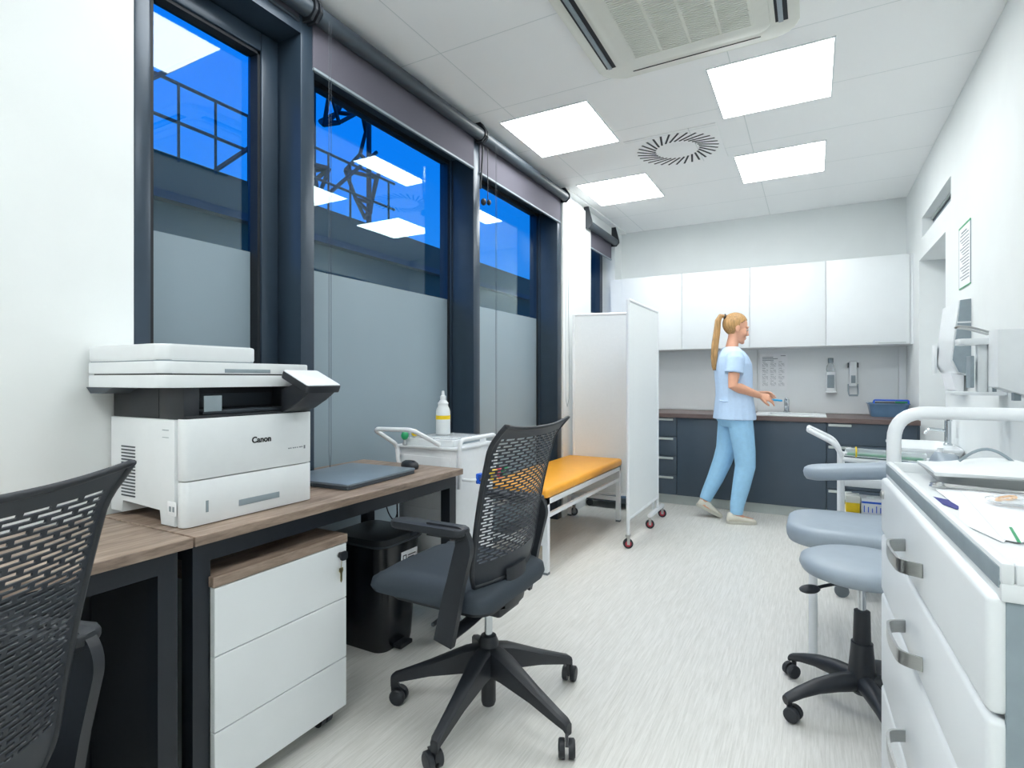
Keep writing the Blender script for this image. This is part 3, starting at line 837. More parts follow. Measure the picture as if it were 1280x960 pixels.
for (a, b_) in (((1.886, 1.889), (.368, .396)), ((1.907, 1.910), (.368, .396))):
    k.box(xq-.002, xq+.001, *a, *b_)
k.box(xq-.002, xq+.001, 1.889, 1.907, .392, .396).box(xq-.002, xq+.001, 1.889, 1.907, .368, .372)
for i in range(3):
    k.box(xq-.002, xq+.001, 1.920, 1.972-.012*i, .388-i*.011, .392-i*.011)
k.build('sticker_print', M['ink'], so)
MB().box(bx1-.02, bx1+.03, 1.85, 1.93, .004, .022, .004).build('pedal', M['black'], t)
# ------------------------------------------------------------------ printer
t = thing('printer', 'large white office printer with scanner lid and tilted touch screen on the desk', 'printer', (-1.66, 1.09, DT))
PX0, PX1, PY0, PY1 = -1.845, -1.475, .872, 1.303
Z0 = DT+.002
# body, with the hand recess low on its side
b = MB()
b.prism([(PX0, Z0+.012), (PX0, 1.058), (PX1-.045, 1.058), (PX1-.045, Z0), (-1.585, Z0), (-1.585, Z0+.042), (-1.78, Z0+.05), (-1.78, Z0+.012)], PY0, PY1-.002, axis='y', b=.003)
b.build('body', M['white_plastic'], t)
fd = MB().prism(rrect(PX1-.044, PX1, PY0+.001, PY1, .018, 4), .893, 1.060, b=.002).build('front_door', M['white_plastic'], t)
cs = MB().prism(rrect(PX1-.044, PX1-.001, PY0+.001, PY1, .018, 4), Z0, .890, b=.002).build('paper_drawer', M['white_plastic'], t)
# pull recess in the paper drawer and its fill gauge
MB().box(PX1-.002, PX1+.0006, 1.033, 1.172, .797, .815, .0005).build('pull_recess', M['mid_grey'], cs)
MB().box(PX1-.002, PX1+.0006, .933, .940, .800, .832).build('paper_gauge', M['mid_grey'], cs)
text_mesh('lettering', 'Canon', .025, M['ink'], fd, frame_m((PX1+.0008, 1.108, .985), (0, 1, 0), (1, 0, 0)), offset=.0008)
k = MB()
for i, wd in enumerate((.006, .004, .006, .005, .004, .007, .005)):
    k.box(PX1-.0005, PX1+.0006, 1.205+i*.0085, 1.205+i*.0085+wd, .945, .9485)
k.box(PX1-.0005, PX1+.0006, 1.266, 1.272, .940, .951)
k.build('model_print', M['ink_grey'], fd)
v = MB()
for i in range(16):
    z = .828+i*.0095
    v.box(-1.785, -1.712, PY0-.0012, PY0+.001, z, z+.0042)
v.build('side_vent', M['dark_grey'], t)
MB().box(-1.55, -1.51, PY0-.001, PY0+.001, .797, .835, .0004).build('rating_label', M['paper'], t)
k = MB()
k.box(-1.542, -1.533, PY0-.0016, PY0, .808, .822).box(-1.526, -1.518, PY0-.0016, PY0, .808, .822)
k.box(-1.575, -1.545, PY0-.0012, PY0+.001, 1.028, 1.030).box(-1.575, -1.545, PY0-.0012, PY0+.001, 1.008, 1.0095)
k.build('side_print', M['mid_grey'], t)
# black neck with output bay
n = MB()
n.box(PX0+.002, PX1-.13, PY0+.006, PY1-.006, 1.058, 1.150, .003)
n.box(PX1-.13, PX1-.012, PY0+.006, PY0+.05, 1.058, 1.150, .003)
n.box(PX1-.13, PX1-.006, PY0+.01, PY1-.004, 1.058, 1.068, .002)
n.box(PX1-.13, PX1-.03, PY1-.06, PY1-.006, 1.058, 1.150, .003)
n.build('neck', M['black'], t)
MB().box(PX1-.1299, PX1-.1285, PY0+.05, PY1-.06, 1.085, 1.125).build('bay_back', M['dark_grey'], t)
MB().box(PX1-.0125, PX1-.011, PY0+.062, PY0+.115, 1.078, 1.122, .001).build('bay_flap', M['mid_grey'], t)
MB().box(PX1-.11, PX1-.03, PY0+.07, PY1-.08, 1.068, 1.080, .003).build('output_tray', M['dark_grey'], t)
# scanner
SY0 = .808; SY1 = 1.293
MB().prism(rrect(PX0-.01, PX1+.005, SY0, SY1, .03, 5), 1.146, 1.180, b=.003).build('scanner_base', M['white_plastic'], t)
MB().prism([(PX0-.005, 1.146), (PX0+.02, 1.128), (PX0+.09, 1.128), (PX0+.14, 1.146)], SY0+.002, PY0+.02, axis='y').build('scanner_support', M['dark_grey'], t)
ld = MB().prism(rrect(PX0-.01, PX1+.005, SY0, SY1, .03, 5), 1.184, 1.216, b=.004).build('scanner_lid', M['white_plastic'], t)
MB().prism(rrect(PX0-.006, PX1-.01, SY0+.012, SY1-.01, .03, 5), 1.179, 1.185).build('seal', M['black'], ld)
MB().box(PX1+.004, PX1+.0056, .985, 1.135, 1.187, 1.198, .0004).build('lid_grip', M['mid_grey'], ld)
MB().prism(rrect(PX0-.01, PX1+.002, SY0+.002, 1.096, .03, 5), 1.219, 1.262, b=.006).build('document_feeder', M['white_plastic'], t)
MB().prism(rrect(PX0-.008, PX1, SY0+.004, 1.094, .03, 5), 1.214, 1.22).build('feeder_seam', M['mid_grey'], t)
# control panel
p = MB()
pm = frame_m((-1.395, 1.228, 1.160), (0, 1, 0), (.40, 0, .917))
p.M = pm
p.prism(rrect(-.068, .068, -.062, .062, .008), -.010, .012, b=.003)
pn = p.build('control_panel', M['black'], t)
s = MB(); s.M = pm
s.prism(rrect(-.066, .066, -.058, .060, .006), .012, .0145, b=.001)
s.build('touch_screen', M['white_plastic'], pn)
a = MB()
a.prism([(PX1-.01, 1.135), (PX1+.055, 1.158), (-1.355, 1.128), (-1.40, 1.10), (-1.445, 1.075), (PX1-.01, 1.062)], 1.185, 1.292, axis='y', b=.004)
a.build('panel_arm', M['black'], t)

# ------------------------------------------------------------------ laptop, mouse, cable
t = thing('laptop', 'closed grey laptop lying on the desk beside the printer', 'laptop', (-1.655, 1.66, DT+.001))
lm = Matrix.Translation((-1.655, 1.655, DT+.001)) @ Matrix.Rotation(radians(3), 4, 'Z')
b = MB(); b.M = lm; b.prism(rrect(-.175, .175, -.205, .205, .012), .001, .013, b=.002); b.build('base', M['dark_grey'], t)
b = MB(); b.M = lm; b.prism(rrect(-.177, .177, -.207, .207, .012), .0145, .022, b=.002); b.build('lid', M['laptop'], t)
b = MB(); b.M = lm; b.cyl((-.168, -.17, .0135), (-.168, .17, .0135), .006, n=10); b.build('hinge', M['dark_grey'], t)
t = thing('mouse', 'black computer mouse on the desk just past the closed laptop', 'mouse', (-1.60, 1.965, DT+.001))
mm = Matrix.Translation((-1.60, 1.965, DT+.001)) @ Matrix.Rotation(radians(-20), 4, 'Z')
b = MB(); b.M = mm
rg = []
for z, k in ((0, .92), (.012, 1.0), (.024, .9), (.033, .6), (.036, .2)):
    rg.append([(.056*k*cos(2*pi*i/20)*(1 if cos(2*pi*i/20) > 0 else 1.02), .033*k*sin(2*pi*i/20), z) for i in range(20)])
b.rings(rg); b.build('shell', M['black'], t, sharp=70)
b = MB(); b.M = mm; b.cyl((.03, -.003, .031), (.03, .003, .031), .007, n=12); b.build('wheel', M['rubber'], t)
t = thing('power_adapter', 'black power adapter with cable hanging below the desk near its end', 'power adapter', (-1.72, 1.98, .55))
MB().prism(rrect(-1.775, -1.735, 1.955, 2.005, .012), .585, .683, b=.006).build('brick', M['black'], t)
MB().tube(fillet([(-1.755, 1.98, .683), (-1.76, 1.98, .735), (-1.80, 1.97, .738)], .02), .004, 6).tube(fillet([(-1.755, 1.98, .59), (-1.75, 1.99, .54), (-1.72, 2.0, .50), (-1.70, 2.0, .55)], .03), .003, 6).build('cable', M['black'], t)

# ------------------------------------------------------------------ office chairs
def office_chair(name, label, loc, rotz, spin):
    t = thing(name, label, 'office chair', loc, rotz, 'black office chairs with perforated backs', world=False)
    L_ = lambda mb, n_, m_, par=t, **k: mb.build(n_, m_, par, **k)
    # seat
    s = MB()
    rings = []
    for z, e in ((.425, -.03), (.432, -.008), (.455, .0), (.482, -.004), (.497, -.022), (.503, -.06)):
        rings.append([(x, y, z+(.012*((x-.13)/-.5)**3 if False else 0)-(.02 if x < -.33 else 0)*(z-.42)/.08) for x, y in rrect(-.375-e, .135+e, -.235-e, .235+e, .07, 6)])
    s.rings(rings)
    L_(s, 'seat', M['seat_fabric'], sharp=50)
    L_(MB().prism(rrect(-.30, .10, -.19, .19, .05), .405, .428, b=.006), 'seat_pan', M['black'])
    # mechanism
    L_(MB().box(-.14, .09, -.075, .075, .362, .408, .012), 'tilt_mechanism', M['black'])
    L_(MB().tube([(-.05, -.075, .39), (-.05, -.22, .392), (-.05, -.26, .388)], .007, 8), 'lever', M['black'])
    # back shell with slots
    bm = MB()
    us = [-1, -.975, -.95]
    pitch = .215; u0 = -.93
    cell = []
    k = 0
    u = u0
    while u < .90:
        us += [u, u+.038, u+pitch/2, u+pitch/2+.038]; cell.append(len(us)); u += pitch
    us = sorted(set(round(x, 4) for x in us+[.95, .975, 1.0] if x <= 1.0))
    vs = [0, .02, .045, .065]
    rows = 44
    for r in range(rows):
        v = .075+r*(.875/rows)
        vs += [v, v+.60*.875/rows]
    vs += [.96, .97, .985, 1.0]
    def P(u, v):
        flare = max(0, (v-.86)/.14)
        x = .062+.10*v+.012*sin(pi*v)*-1+.042*(1-u*u)-.0
        x += flare**2*(.016+.03*abs(u)**4)
        hw = .215+.026*v-.02*max(0, (.14-v)/.14)**2
        z = .505+.505*v+flare**2*.018*abs(u)**3 - .018*(1-u*u)*0
        return (x, u*hw, z)
    grid = [[bm.v(P(u, v)) for u in us] for v in vs]
    nu, nv = len(us), len(vs)
    for j in range(nv-1):
        vm = (vs[j]+vs[j+1])/2
        ri = (vm-.075)/(.875/rows)
        for i in range(nu-1):
            um = (us[i]+us[i+1])/2
            hole = False
            if 4 <= ri < rows and (ri-int(ri)) < .60 and abs(um) < .93-.05*max(0, ri-38)/5:
                ph = ((um-u0)/pitch+(.5 if int(ri) % 2 else 0)) % 1
                hole = ph > .038/pitch
            if not hole:
                bm.face([grid[j][i], grid[j][i+1], grid[j+1][i+1], grid[j+1][i]])
    bk = L_(bm, 'backrest', M['black_mesh'], sharp=60)
    sol = bk.modifiers.new('thickness', 'SOLIDIFY'); sol.thickness = .003; sol.offset = 0
    rim = [P(-1, v) for v in vs[::3]]+[P(-1, 1)]+[P(u, 1) for u in us[1:-1]]+[P(1, v) for v in reversed(vs[::3])]
    fr = MB(); fr.tube(rim, (.004, .009) and [(.008, .006)]*len(rim), 8)
    fr.tube([P(-1+.1*i, .0) for i in range(21)], .008, 8)
    L_(fr, 'back_frame', M['black'], sharp=60)
    # back support, arms
    L_(MB().tube([(.06, 0, .385), (.105, 0, .40), (.115, 0, .45), (.112, 0, .535)], [(.07, .010)]*4, 10), 'back_support', M['black'])
    for s_ in (-1, 1):
        y = .268*s_
        a = MB()
        a.tube(fillet([(.03, .10*s_, .392), (.012, .20*s_, .365), (.008, y, .335), (.012, y, .40), (.075, y, .655), (.05, y, .690), (-.05, y, .692)], .045, 6), [(.011, .03)]*200 if False else .017, 8)
        a2 = MB()
        pts = fillet([(.0, y, .345), (.035, y, .50), (.078, y, .66), (.065, y, .697), (-.06, y, .697)], .04, 5)
        rings = []
        for i, p in enumerate(pts):
            tt = (pts[min(i+1, len(pts)-1)]-pts[max(i-1, 0)]).normalized()
            nn = Vector((tt.z, 0, -tt.x))
            wd = .034-.014*i/len(pts)
            rings.append([p+nn*wd+Vector((0, .011, 0)), p+nn*wd-Vector((0, .011, 0)), p-nn*wd-Vector((0, .011, 0)), p-nn*wd+Vector((0, .011, 0))])
        a2.rings(rings)
        a2.tube(fillet([(.0, y, .352), (.02, .17*s_, .372), (.03, .06*s_, .392)], .03), [(.026, .013)]*8, 8)
        arm = L_(a2, 'arm', M['black'], sharp=40)
        pd = MB(); pd.prism([(x, y2+y) for x, y2 in rrect(-.20, .085, -.036, .036, .028)], .690, .712, b=.007)
        pd.build('arm_pad', M['black'], arm)
    # column and base
    L_(MB().lathe([(.014, .255), (.014, .37), (0, .37)], n=18), 'gas_lift', M['chrome'])
    L_(MB().lathe([(.022, .018), (.026, .03), (.026, .11), (.034, .13), (.036, .24), (.027, .262), (.014, .264)], n=22), 'column', M['black'])
    for k in range(5):
        a = radians(spin+72*k)
        R = Matrix.Rotation(a, 4, 'Z')
        lg = MB(); lg.M = R
        rings = []
        lg.M = R @ Matrix.Diagonal((1.05, 1, 1, 1))
        for x, w_, zt, zb in ((.015, .030, .232, .135), (.08, .030, .215, .135), (.20, .022, .160, .112), (.30, .017, .118, .084), (.326, .016, .108, .078), (.338, .013, .098, .064), (.338, .010, .075, .060)):
            rings.append([(x, w_, zt-.008), (x, w_*.6, zt), (x, -w_*.6, zt), (x, -w_, zt-.008), (x, -w_, zb), (x, w_, zb)])
        lg.rings(rings)
        leg = L_(lg, 'base_leg', M['black'])
        c = MB(); c.M = R @ Matrix.Translation((.345, 0, 0)) @ Matrix.Rotation(radians(40+67*k), 4, 'Z')
        for q in (-1, 1):
            c.lathe([(.010, q*.006), (.027, q*.006), (.0285, q*.009), (.0285, q*.022), (.024, q*.026), (.0, q*.027)], (.018, 0, .0285), 20, axis='y')
        c.prism([(-.010, .03), (-.012, .075), (.012, .075), (.024, .062), (.045, .052), (.040, .045), (.02, .05)], -.005, .005, axis='y')
        c.build('caster', M['black'], leg)
    return t
office_chair('office_chair', 'black office chair with perforated back in front of the laptop desk', (-1.01, 1.675, 0), 0, 58)
office_chair('office_chair', 'black perforated office chair at the printer end, cut off by the photo edge', (-1.148, .228, 0), radians(17), 20)

# ------------------------------------------------------------------ ECG trolley
t = thing('medical_trolley', 'white medical equipment trolley with tube handles by the window, beyond the desk end', 'trolley', (-1.62, 2.28, 0))
ex0, ex1, ey0, ey1 = -1.79, -1.45, 2.115, 2.45
MB().box(ex0, ex1, ey0, ey1, .30, .835, .004).build('cabinet', M['white_metal'], t)
MB().box(ex0+.03, ex1-.03, ey0-.004, ey0+.002, .56, .80, .002).build('drawer', M['white_metal'], t)
MB().box(ex0+.035, ex1-.035, ey0-.008, ey0-.004, .38, .55, .002).build('drawer', M['white_metal'], t)
MB().box(ex0-.01, ex1+.01, ey0-.01, ey1+.01, .835, .848, .004).build('top', M['white_metal'], t)
rod = .0105
MB().tube(fillet([(-1.775, 2.10, .80), (-1.785, 2.09, .85), (-1.80, 1.965, .925), (-1.785, 1.955, .935), (-1.58, 1.955, .94), (-1.535, 2.10, .86)], .03), rod, 10).build('push_handle', M['white_metal'], t)
MB().tube(fillet([(-1.43, 2.115, .66), (-1.43, 2.115, .885), (-1.43, 2.44, .885), (-1.43, 2.44, .66)], .035), rod, 10).build('side_handle', M['white_metal'], t)
MB().tube(fillet([(-1.45, 2.14, .70), (-1.38, 2.14, .70), (-1.38, 2.42, .70), (-1.45, 2.42, .70)], .02), .008, 8).build('cable_rail', M['white_metal'], t)
for (x, y) in ((ex0+.015, ey0+.015), (ex1-.015, ey0+.015), (ex0+.015, ey1-.015), (ex1-.015, ey1-.015)):
    lg = MB().box(x-.0125, x+.0125, y-.0125, y+.0125, .07, .302).build('leg', M['white_metal'], t)
    MB().cyl((x, y-.008, .035), (x, y+.008, .035), .035, n=16).box(x-.012, x+.012, y-.014, y+.014, .06, .075).build('caster', M['grey_rubber'], lg)
MB().box(ex0, ex1, ey0, ey1, .13, .148, .004).build('shelf', M['blue_shelf'], t)
MB().box(ex0, ex1, ey0-.012, ey0, .16, .18, .003).box(ex1, ex1+.012, ey0, ey1, .16, .18, .003).build('shelf_rim', M['silver'], t)
MB().box(ex0-.001, ex1+.001, ey0+.05, ey1-.05, .15, .26, .01).build('shelf_unit', M['blue_shelf'], t)
MB().tube(fillet([(ex0+.02, ey0-.01, .74), (ex0+.02, ey0-.03, .80), (ex0+.005, ey0-.02, .5), (ex0+.03, ey0-.015, .28), (ex0+.05, ey0-.012, .16)], .05), .004, 6).build('cable', M['black'], t)
MB().tube([(-1.775, 2.085, .83), (-1.765, 2.08, .78), (-1.745, 2.09, .70)], .010, 8).build('grip_bar', M['white_metal'], t)
# recorder on top
t = thing('recorder', 'flat white recorder tray lying on the medical trolley under the spray bottle', 'recorder', (-1.62, 2.28, .849))
MB().prism(rrect(-1.765, -1.475, 2.13, 2.43, .012), .849, .880, b=.004).build('case', M['white_plastic'], t)
MB().prism(rrect(-1.755, -1.485, 2.14, 2.42, .01), .880, .884, b=.001).build('lid', M['clear'], t)
MB().box(-1.477, -1.4735, 2.18, 2.36, .855, .872, .001).build('slot', M['mid_grey'], t)
t = thing('spray_bottle', 'white plastic bottle with yellow label band standing on the recorder tray', 'bottle', (-1.66, 2.30, .885))
bx, by, z = -1.665, 2.31, .885
MB().lathe([(.034, z), (.037, z+.006), (.037, z+.115), (.034, z+.130), (.026, z+.145), (.026, z+.155), (.028, z+.160), (.016, z+.175), (.013, z+.178)], (bx, by, 0), 22).build('body', M['white_plastic'], t)
MB().lathe([(.0375, z+.078), (.0375, z+.098)], (bx, by, 0), 22).build('label', M['yellow'], t)
MB().lathe([(.015, z+.178), (.015, z+.196), (.009, z+.2), (.007, z+.222), (0, z+.224)], (bx, by, 0), 16).build('nozzle', M['white_plastic'], t)
def clamp(x, y, z, m, label, grp='limb clamps on the trolley'):
    t = thing('electrode_clamp', label, 'electrode clamp', (x, y, z-.02), 0, grp)
    MB().box(x-.006, x+.006, y-.022, y+.022, z-.02, z+.028, .005).box(x+.006, x+.02, y-.018, y+.018, z-.02, z-.010, .003).box(x+.006, x+.02, y-.018, y+.018, z+.018, z+.028, .003).build('jaw', m, t)
    MB().cyl((x+.006, y, z), (x+.022, y, z), .008, n=10).build('stud', M['steel'], t)
clamp(-1.372, 2.19, .70, M['blue'], 'blue clamp on the white rail of the medical trolley')
clamp(-1.372, 2.31, .70, M['yellow'], 'yellow clamp on the trolley rail seen through the chair back')
clamp(-1.372, 2.365, .70, M['red_bright'], 'red clamp on the trolley rail seen through the chair back')
clamp(-1.372, 2.415, .70, M['green'], 'green clamp on the trolley rail seen through the chair back')
t = thing('suction_electrode', 'green rubber suction bulb at the recorder corner on the trolley', 'electrode', (-1.745, 2.10, .85))
MB().ell((-1.745, 2.105, .893), (.018, .018, .022)).build('bulb', M['green'], t)
MB().lathe([(.012, .849), (.012, .856), (.007, .866), (.007, .875)], (-1.745, 2.105, 0), 12).build('cup', M['steel'], t)
t = thing('suction_electrode', 'yellow suction bulb tucked behind the green one on the trolley', 'electrode', (-1.71, 2.12, .88))
MB().ell((-1.72, 2.15, .904), (.017, .017, .018)).build('bulb', M['yellow'], t)
MB().lathe([(.011, .884), (.011, .888), (.006, .894)], (-1.72, 2.15, 0), 12).build('cup', M['steel'], t)

# ------------------------------------------------------------------ drawer cart
CR = radians(1.6)
t = thing('drawer_cart', 'white treatment cart of drawers with bow handles and a raised top tray', 'cart', (.195, .85, 0), CR, world=False)
L_ = lambda mb, n_, m_, par=None, **k: mb.build(n_, m_, t if par is None else par, **k)
CW, CL = .49, .90
L_(MB().box(.012, CW-.01, .012, CL-.012, .11, .905, .004), 'carcass', M['white_metal'])
L_(MB().box(.006, CW-.005, .004, .011, .11, .905, .002), 'end_panel', M['mid_grey'])  # grey colour stands in for shade on the white cart's near end
zz = [.912, .764, .610, .368, .115]
for k in range(4):
    d = MB().box(-.012, .012, .005, CL, zz[k+1]+.003, zz[k]-.002, .009, 3)
    d = L_(d, 'drawer', M['white'])
    hz = (.825, .657, .430, .20)[k]
    h = MB()
    pts = fillet([(-.012, .545, hz), (-.045, .53, hz), (-.05, .46, hz), (-.045, .385, hz), (-.012, .37, hz)], .03, 4)
    rings = []
    for i, p in enumerate(pts):
        tt = (pts[min(i+1, len(pts)-1)]-pts[max(i-1, 0)]).normalized(); nn = Vector((-tt.y, tt.x, 0))*.0025
        zv = Vector((0, 0, .0125))
        rings.append([p+nn+zv, p+nn-zv, p-nn-zv, p-nn+zv])
    h.rings(rings)
    h.build('handle', M['steel'], d)
    if k == 0:
        MB().lathe([(.011, -.0125), (.011, -.018), (.006, -.020), (0, -.020)], (0, .85, .872), 14, axis='x').build('lock', M['steel'], d)
# tray
tr = MB()
tr.box(.0, CW, .0, CL, .905, .928, .004)
L_(tr, 'tray', M['white_plastic'])
rm = MB()
rm.box(.0, .014, 0, CL, .926, .952, .004).box(CW-.014, CW, 0, CL, .926, .952, .004).box(.014, CW-.014, CL-.014, CL, .926, .952, .004).box(.014, CW-.014, 0, .014, .926, .952, .004)
L_(rm, 'tray_rim', M['white_plastic'])
L_(MB().box(-.0015, .001, .004, CL-.004, .921, .946, .0005), 'rim_band', M['mid_grey'])
L_(MB().tube(fillet([(.018, CL+.012, .88), (.018, CL+.012, 1.082), (CW-.02, CL+.012, 1.082), (CW-.02, CL+.012, .88)], .075, 8), .0165, 14), 'push_handle', M['white_metal'])
for (x, y) in ((.06, .06), (.06, CL-.06), (CW-.06, .06), (CW-.06, CL-.06)):
    c = MB().box(x-.02, x+.02, y-.02, y+.02, .07, .11, .004)
    c = L_(c, 'caster', M['black'])
    MB().cyl((x, y-.014, .045), (x, y+.014, .045), .045, n=18).build('wheel', M['rubber'], c)
CM = Matrix.Translation((.195, .85, 0)) @ Matrix.Rotation(CR, 4, 'Z')
def cw(x, y, z=0):
    return CM @ Vector((x, y, z))
ZT = .929
# things on the tray (cart coordinates through CM)
o = cw(.19, .80, ZT)
t = thing('instrument_dish', 'steel instrument dish full of clamps at the far end of the cart tray', 'instrument dish', o)
b = MB(); b.M = CM
dd = lambda x0, x1, y0, y1, z: [(x, y, z) for x, y in rrect(x0, x1, y0, y1, .02, 4)]
b.rings([dd(.085, .30, .69, .84, ZT), dd(.065, .325, .67, .86, ZT+.026), dd(.060, .330, .665, .865, ZT+.027), dd(.060, .330, .665, .865, ZT+.030), dd(.068, .322, .673, .857, ZT+.029), dd(.09, .295, .695, .835, ZT+.005)])
b.build('dish', M['steel'], t)
for k in range(3):
    b = MB(); b.M = CM @ Matrix.Translation((.075+.03*k, .655+.05*k, ZT+.004+.012*k)) @ Matrix.Rotation(radians(-12+20*k), 4, 'Z')
    for s_ in (-1, 1):
        b.tube([(.012*s_+.015*cos(a_), .010*sin(a_), .004) for a_ in [2*pi*i/10 for i in range(10)]] if False else [(0, .012*s_, .004), (.09, .004*s_, .004), (.16, -.006*s_, .006)], .0032, 6)
        b.tube([Vector((-.012+.012*cos(2*pi*i/10), .016*s_+.010*sin(2*pi*i/10), .004)) for i in range(10)], .003, 6, closed=True)
    b.build('clamp', M['steel'], t)
t = thing('folded_drape', 'grey white folded drape with a thin hose lying over the instrument dish', 'drape', cw(.2, .79, ZT+.045))
b = MB(); b.M = CM
n = 14
def Pd(i, j):
    u, v = i/n, j/n
    return (.060+.262*u, .662+.20*v, ZT+.0345+.024*max(0, sin(pi*u))**1.5*max(0, sin(pi*v))**.6+.003*sin(9*u+4*v)*max(0, sin(pi*v)))
top = [[b.v(Pd(i, j)) for j in range(n+1)] for i in range(n+1)]
for i in range(n):
    for j in range(n):
        b.face([top[i][j], top[i+1][j], top[i+1][j+1], top[i][j+1]])
do = b.build('cloth', M['screen_fabric'], t, sharp=80)
sm = do.modifiers.new('thickness', 'SOLIDIFY'); sm.thickness = .008
b = MB(); b.M = CM
b.tube([(.12+.10*k/12, .75, ZT+.052+.030*sin(pi*k/12)) for k in range(13)], .0032, 8)
b.build('hose', M['mid_grey'], t)
# papers
def flat(name, poly, z, m, label, cat, h=.0008):
    b = MB(); b.M = CM
    b.prism(poly, z, z+h)
    return tag(b.build(name, m), label, cat)
t = flat('envelope', [(.028, .555), (.075, .50), (.050, .43), (.026, .50)], ZT+.0002, M['navy'], 'navy blue card peeking out under the white papers on the cart', 'card')
flat('paper_sheet', [(.055, .64), (.125, .66), (.155, .42), (.055, .20), (.028, .31), (.058, .46), (.055, .50)], ZT+.0012, M['paper'], 'white sheet of paper with folded corner over the navy card on the cart tray', 'paper')
flat('paper_sheet', [(.10, .66), (.21, .64), (.20, .36), (.075, .205), (.058, .215)], ZT+.0024, M['paper'], 'white leaflet with faint printed lines beside the plastic pouch on the cart tray', 'paper')
flat('green_strip', [(.088, .30), (.0915, .30), (.0745, .200), (.071, .203)], ZT+.0036, M['green'], 'thin green strip along the edge of the leaflet on the cart', 'strip', .001)
def pouch(x, y, rx, ry, rz, label, ringm):
    t = thing('plastic_pouch', label, 'pouch', cw(x, y, ZT+.0035))
    b = MB(); b.M = CM
    b.ell((x, y, ZT+.0040+rz), (rx, ry, rz), Matrix.Rotation(.4, 3, 'Z'), 18, 8)
    b.build('bag', M['clear'], t)
    b = MB(); b.M = CM
    b.tube([(x-.3*rx+.014*cos(2*pi*k/14), y+.2*ry+.014*sin(2*pi*k/14), ZT+.004+rz*1.1+.004*cos(2*pi*k/14)) for k in range(14)], .0025, 6, closed=True)
    b.build('ring', ringm, t)
    b = MB(); b.M = CM
    b.tube(fillet([(x-.5*rx, y-.3*ry, ZT+.004+rz*.6), (x, y+.3*ry, ZT+.004+rz*1.3), (x+.5*rx, y-.3*ry, ZT+.004+rz*.6)], .02), .003, 6)
    b.build('tubing', M['white_plastic'], t)
pouch(.155, .50, .052, .04, .010, 'clear plastic pouch with an orange ring on the leaflet on the cart', M['orange'])
pouch(.225, .46, .05, .05, .014, 'clear plastic pouch with a pink ring at the photo edge of the cart tray', M['red_bright'])

# ------------------------------------------------------------------ treatment chair (grey pads, white tube frame)
t = thing('treatment_chair', 'treatment chair with grey vinyl pads and white tube frame behind the stool', 'chair', (.2, 2.80, 0))
def pad(x0, x1, y0, y1, z0, z1, r, name, tilt=0, b_=.02):
    b = MB()
    cx_, cz_ = (x0+x1)/2, (z0+z1)/2
    b.M = Matrix.Translation((cx_, 0, cz_)) @ Matrix.Rotation(tilt, 4, 'Y') @ Matrix.Translation((-cx_, 0, -cz_))
    h = z1-z0
    b.rings([[(x, y, z0+h*k) for x, y in rrect(x0+e, x1-e, y0+e, y1-e, max(r-e, .012), 8)] for k, e in ((0, .03), (.08, .010), (.3, .002), (.6, 0), (.84, .006), (.95, .018), (1, .05))])
    return b.build(name, M['grey_vinyl'], t, sharp=60)
pad(-.105, .46, 2.58, 3.06, .462, .545, .16, 'seat', radians(0), .034)
pad(-.045, .46, 3.06, 3.24, .69, .758, .085, 'arm_pad', radians(-6), .03)
b = MB(); b.M = Matrix.Translation((.40, 0, .54)) @ Matrix.Rotation(radians(8), 4, 'Y')
b.prism([(y, z) for y, z in rrect(2.66, 3.02, 0, .33, .15, 8)], -.0, .07, axis='x', b=.02, seg=3)
b.build('backrest', M['grey_vinyl'], t, sharp=60)
f = MB(); r = .0165
for y in (2.63, 3.03):
    f.tube(fillet([(.0, y, .0), (.0, y, .44), (.42, y, .44), (.42, y, .0)], .09, 8), r, 12)
f.tube([(.0, 2.63, .20), (.0, 3.03, .20)], r*.8, 10).tube([(.42, 2.63, .20), (.42, 3.03, .20)], r*.8, 10)
f.tube([(.18, 2.63, .44), (.18, 3.03, .44)], r*.8, 10)
f.tube(fillet([(.30, 3.03, .44), (.30, 3.16, .44), (.30, 3.16, .70)], .05), r*.8, 10)
f.tube(fillet([(.40, 2.83, .44), (.53, 2.83, .46), (.55, 2.83, .70)], .05), r, 10)
f.build('frame', M['white_metal'], t)

# ------------------------------------------------------------------ stool
t = thing('stool', 'round grey stool on a black five-arm base with casters beside the drawer cart', 'stool', (.150, 2.275, 0))
c = (.150, 2.275, 0)
MB().lathe([(0, .478), (.16, .480), (.186, .490), (.195, .510), (.190, .530), (.165, .542), (.08, .546), (0, .547)], c, 40).build('seat', M['grey_vinyl'], t, sharp=60)
MB().lathe([(0, .462), (.10, .464), (.10, .480), (0, .480)], c, 24).build('seat_plate', M['black'], t)
MB().lathe([(.0125, .33), (.0125, .47)], c, 16).build('gas_lift', M['chrome'], t)
MB().lathe([(.030, .075), (.044, .09), (.042, .15), (.034, .24), (.034, .25), (.028, .25), (.025, .36), (.013, .362)], c, 24).build('column', M['black'], t)
MB().tube([(.10, 2.24, .463), (.03, 2.19, .452), (.015, 2.18, .448)], [.006, .006, .006], 8).ell((-.01, 2.165, .443), (.038, .02, .015), Matrix.Rotation(radians(35), 3, 'Z')).build('lever', M['black'], t)
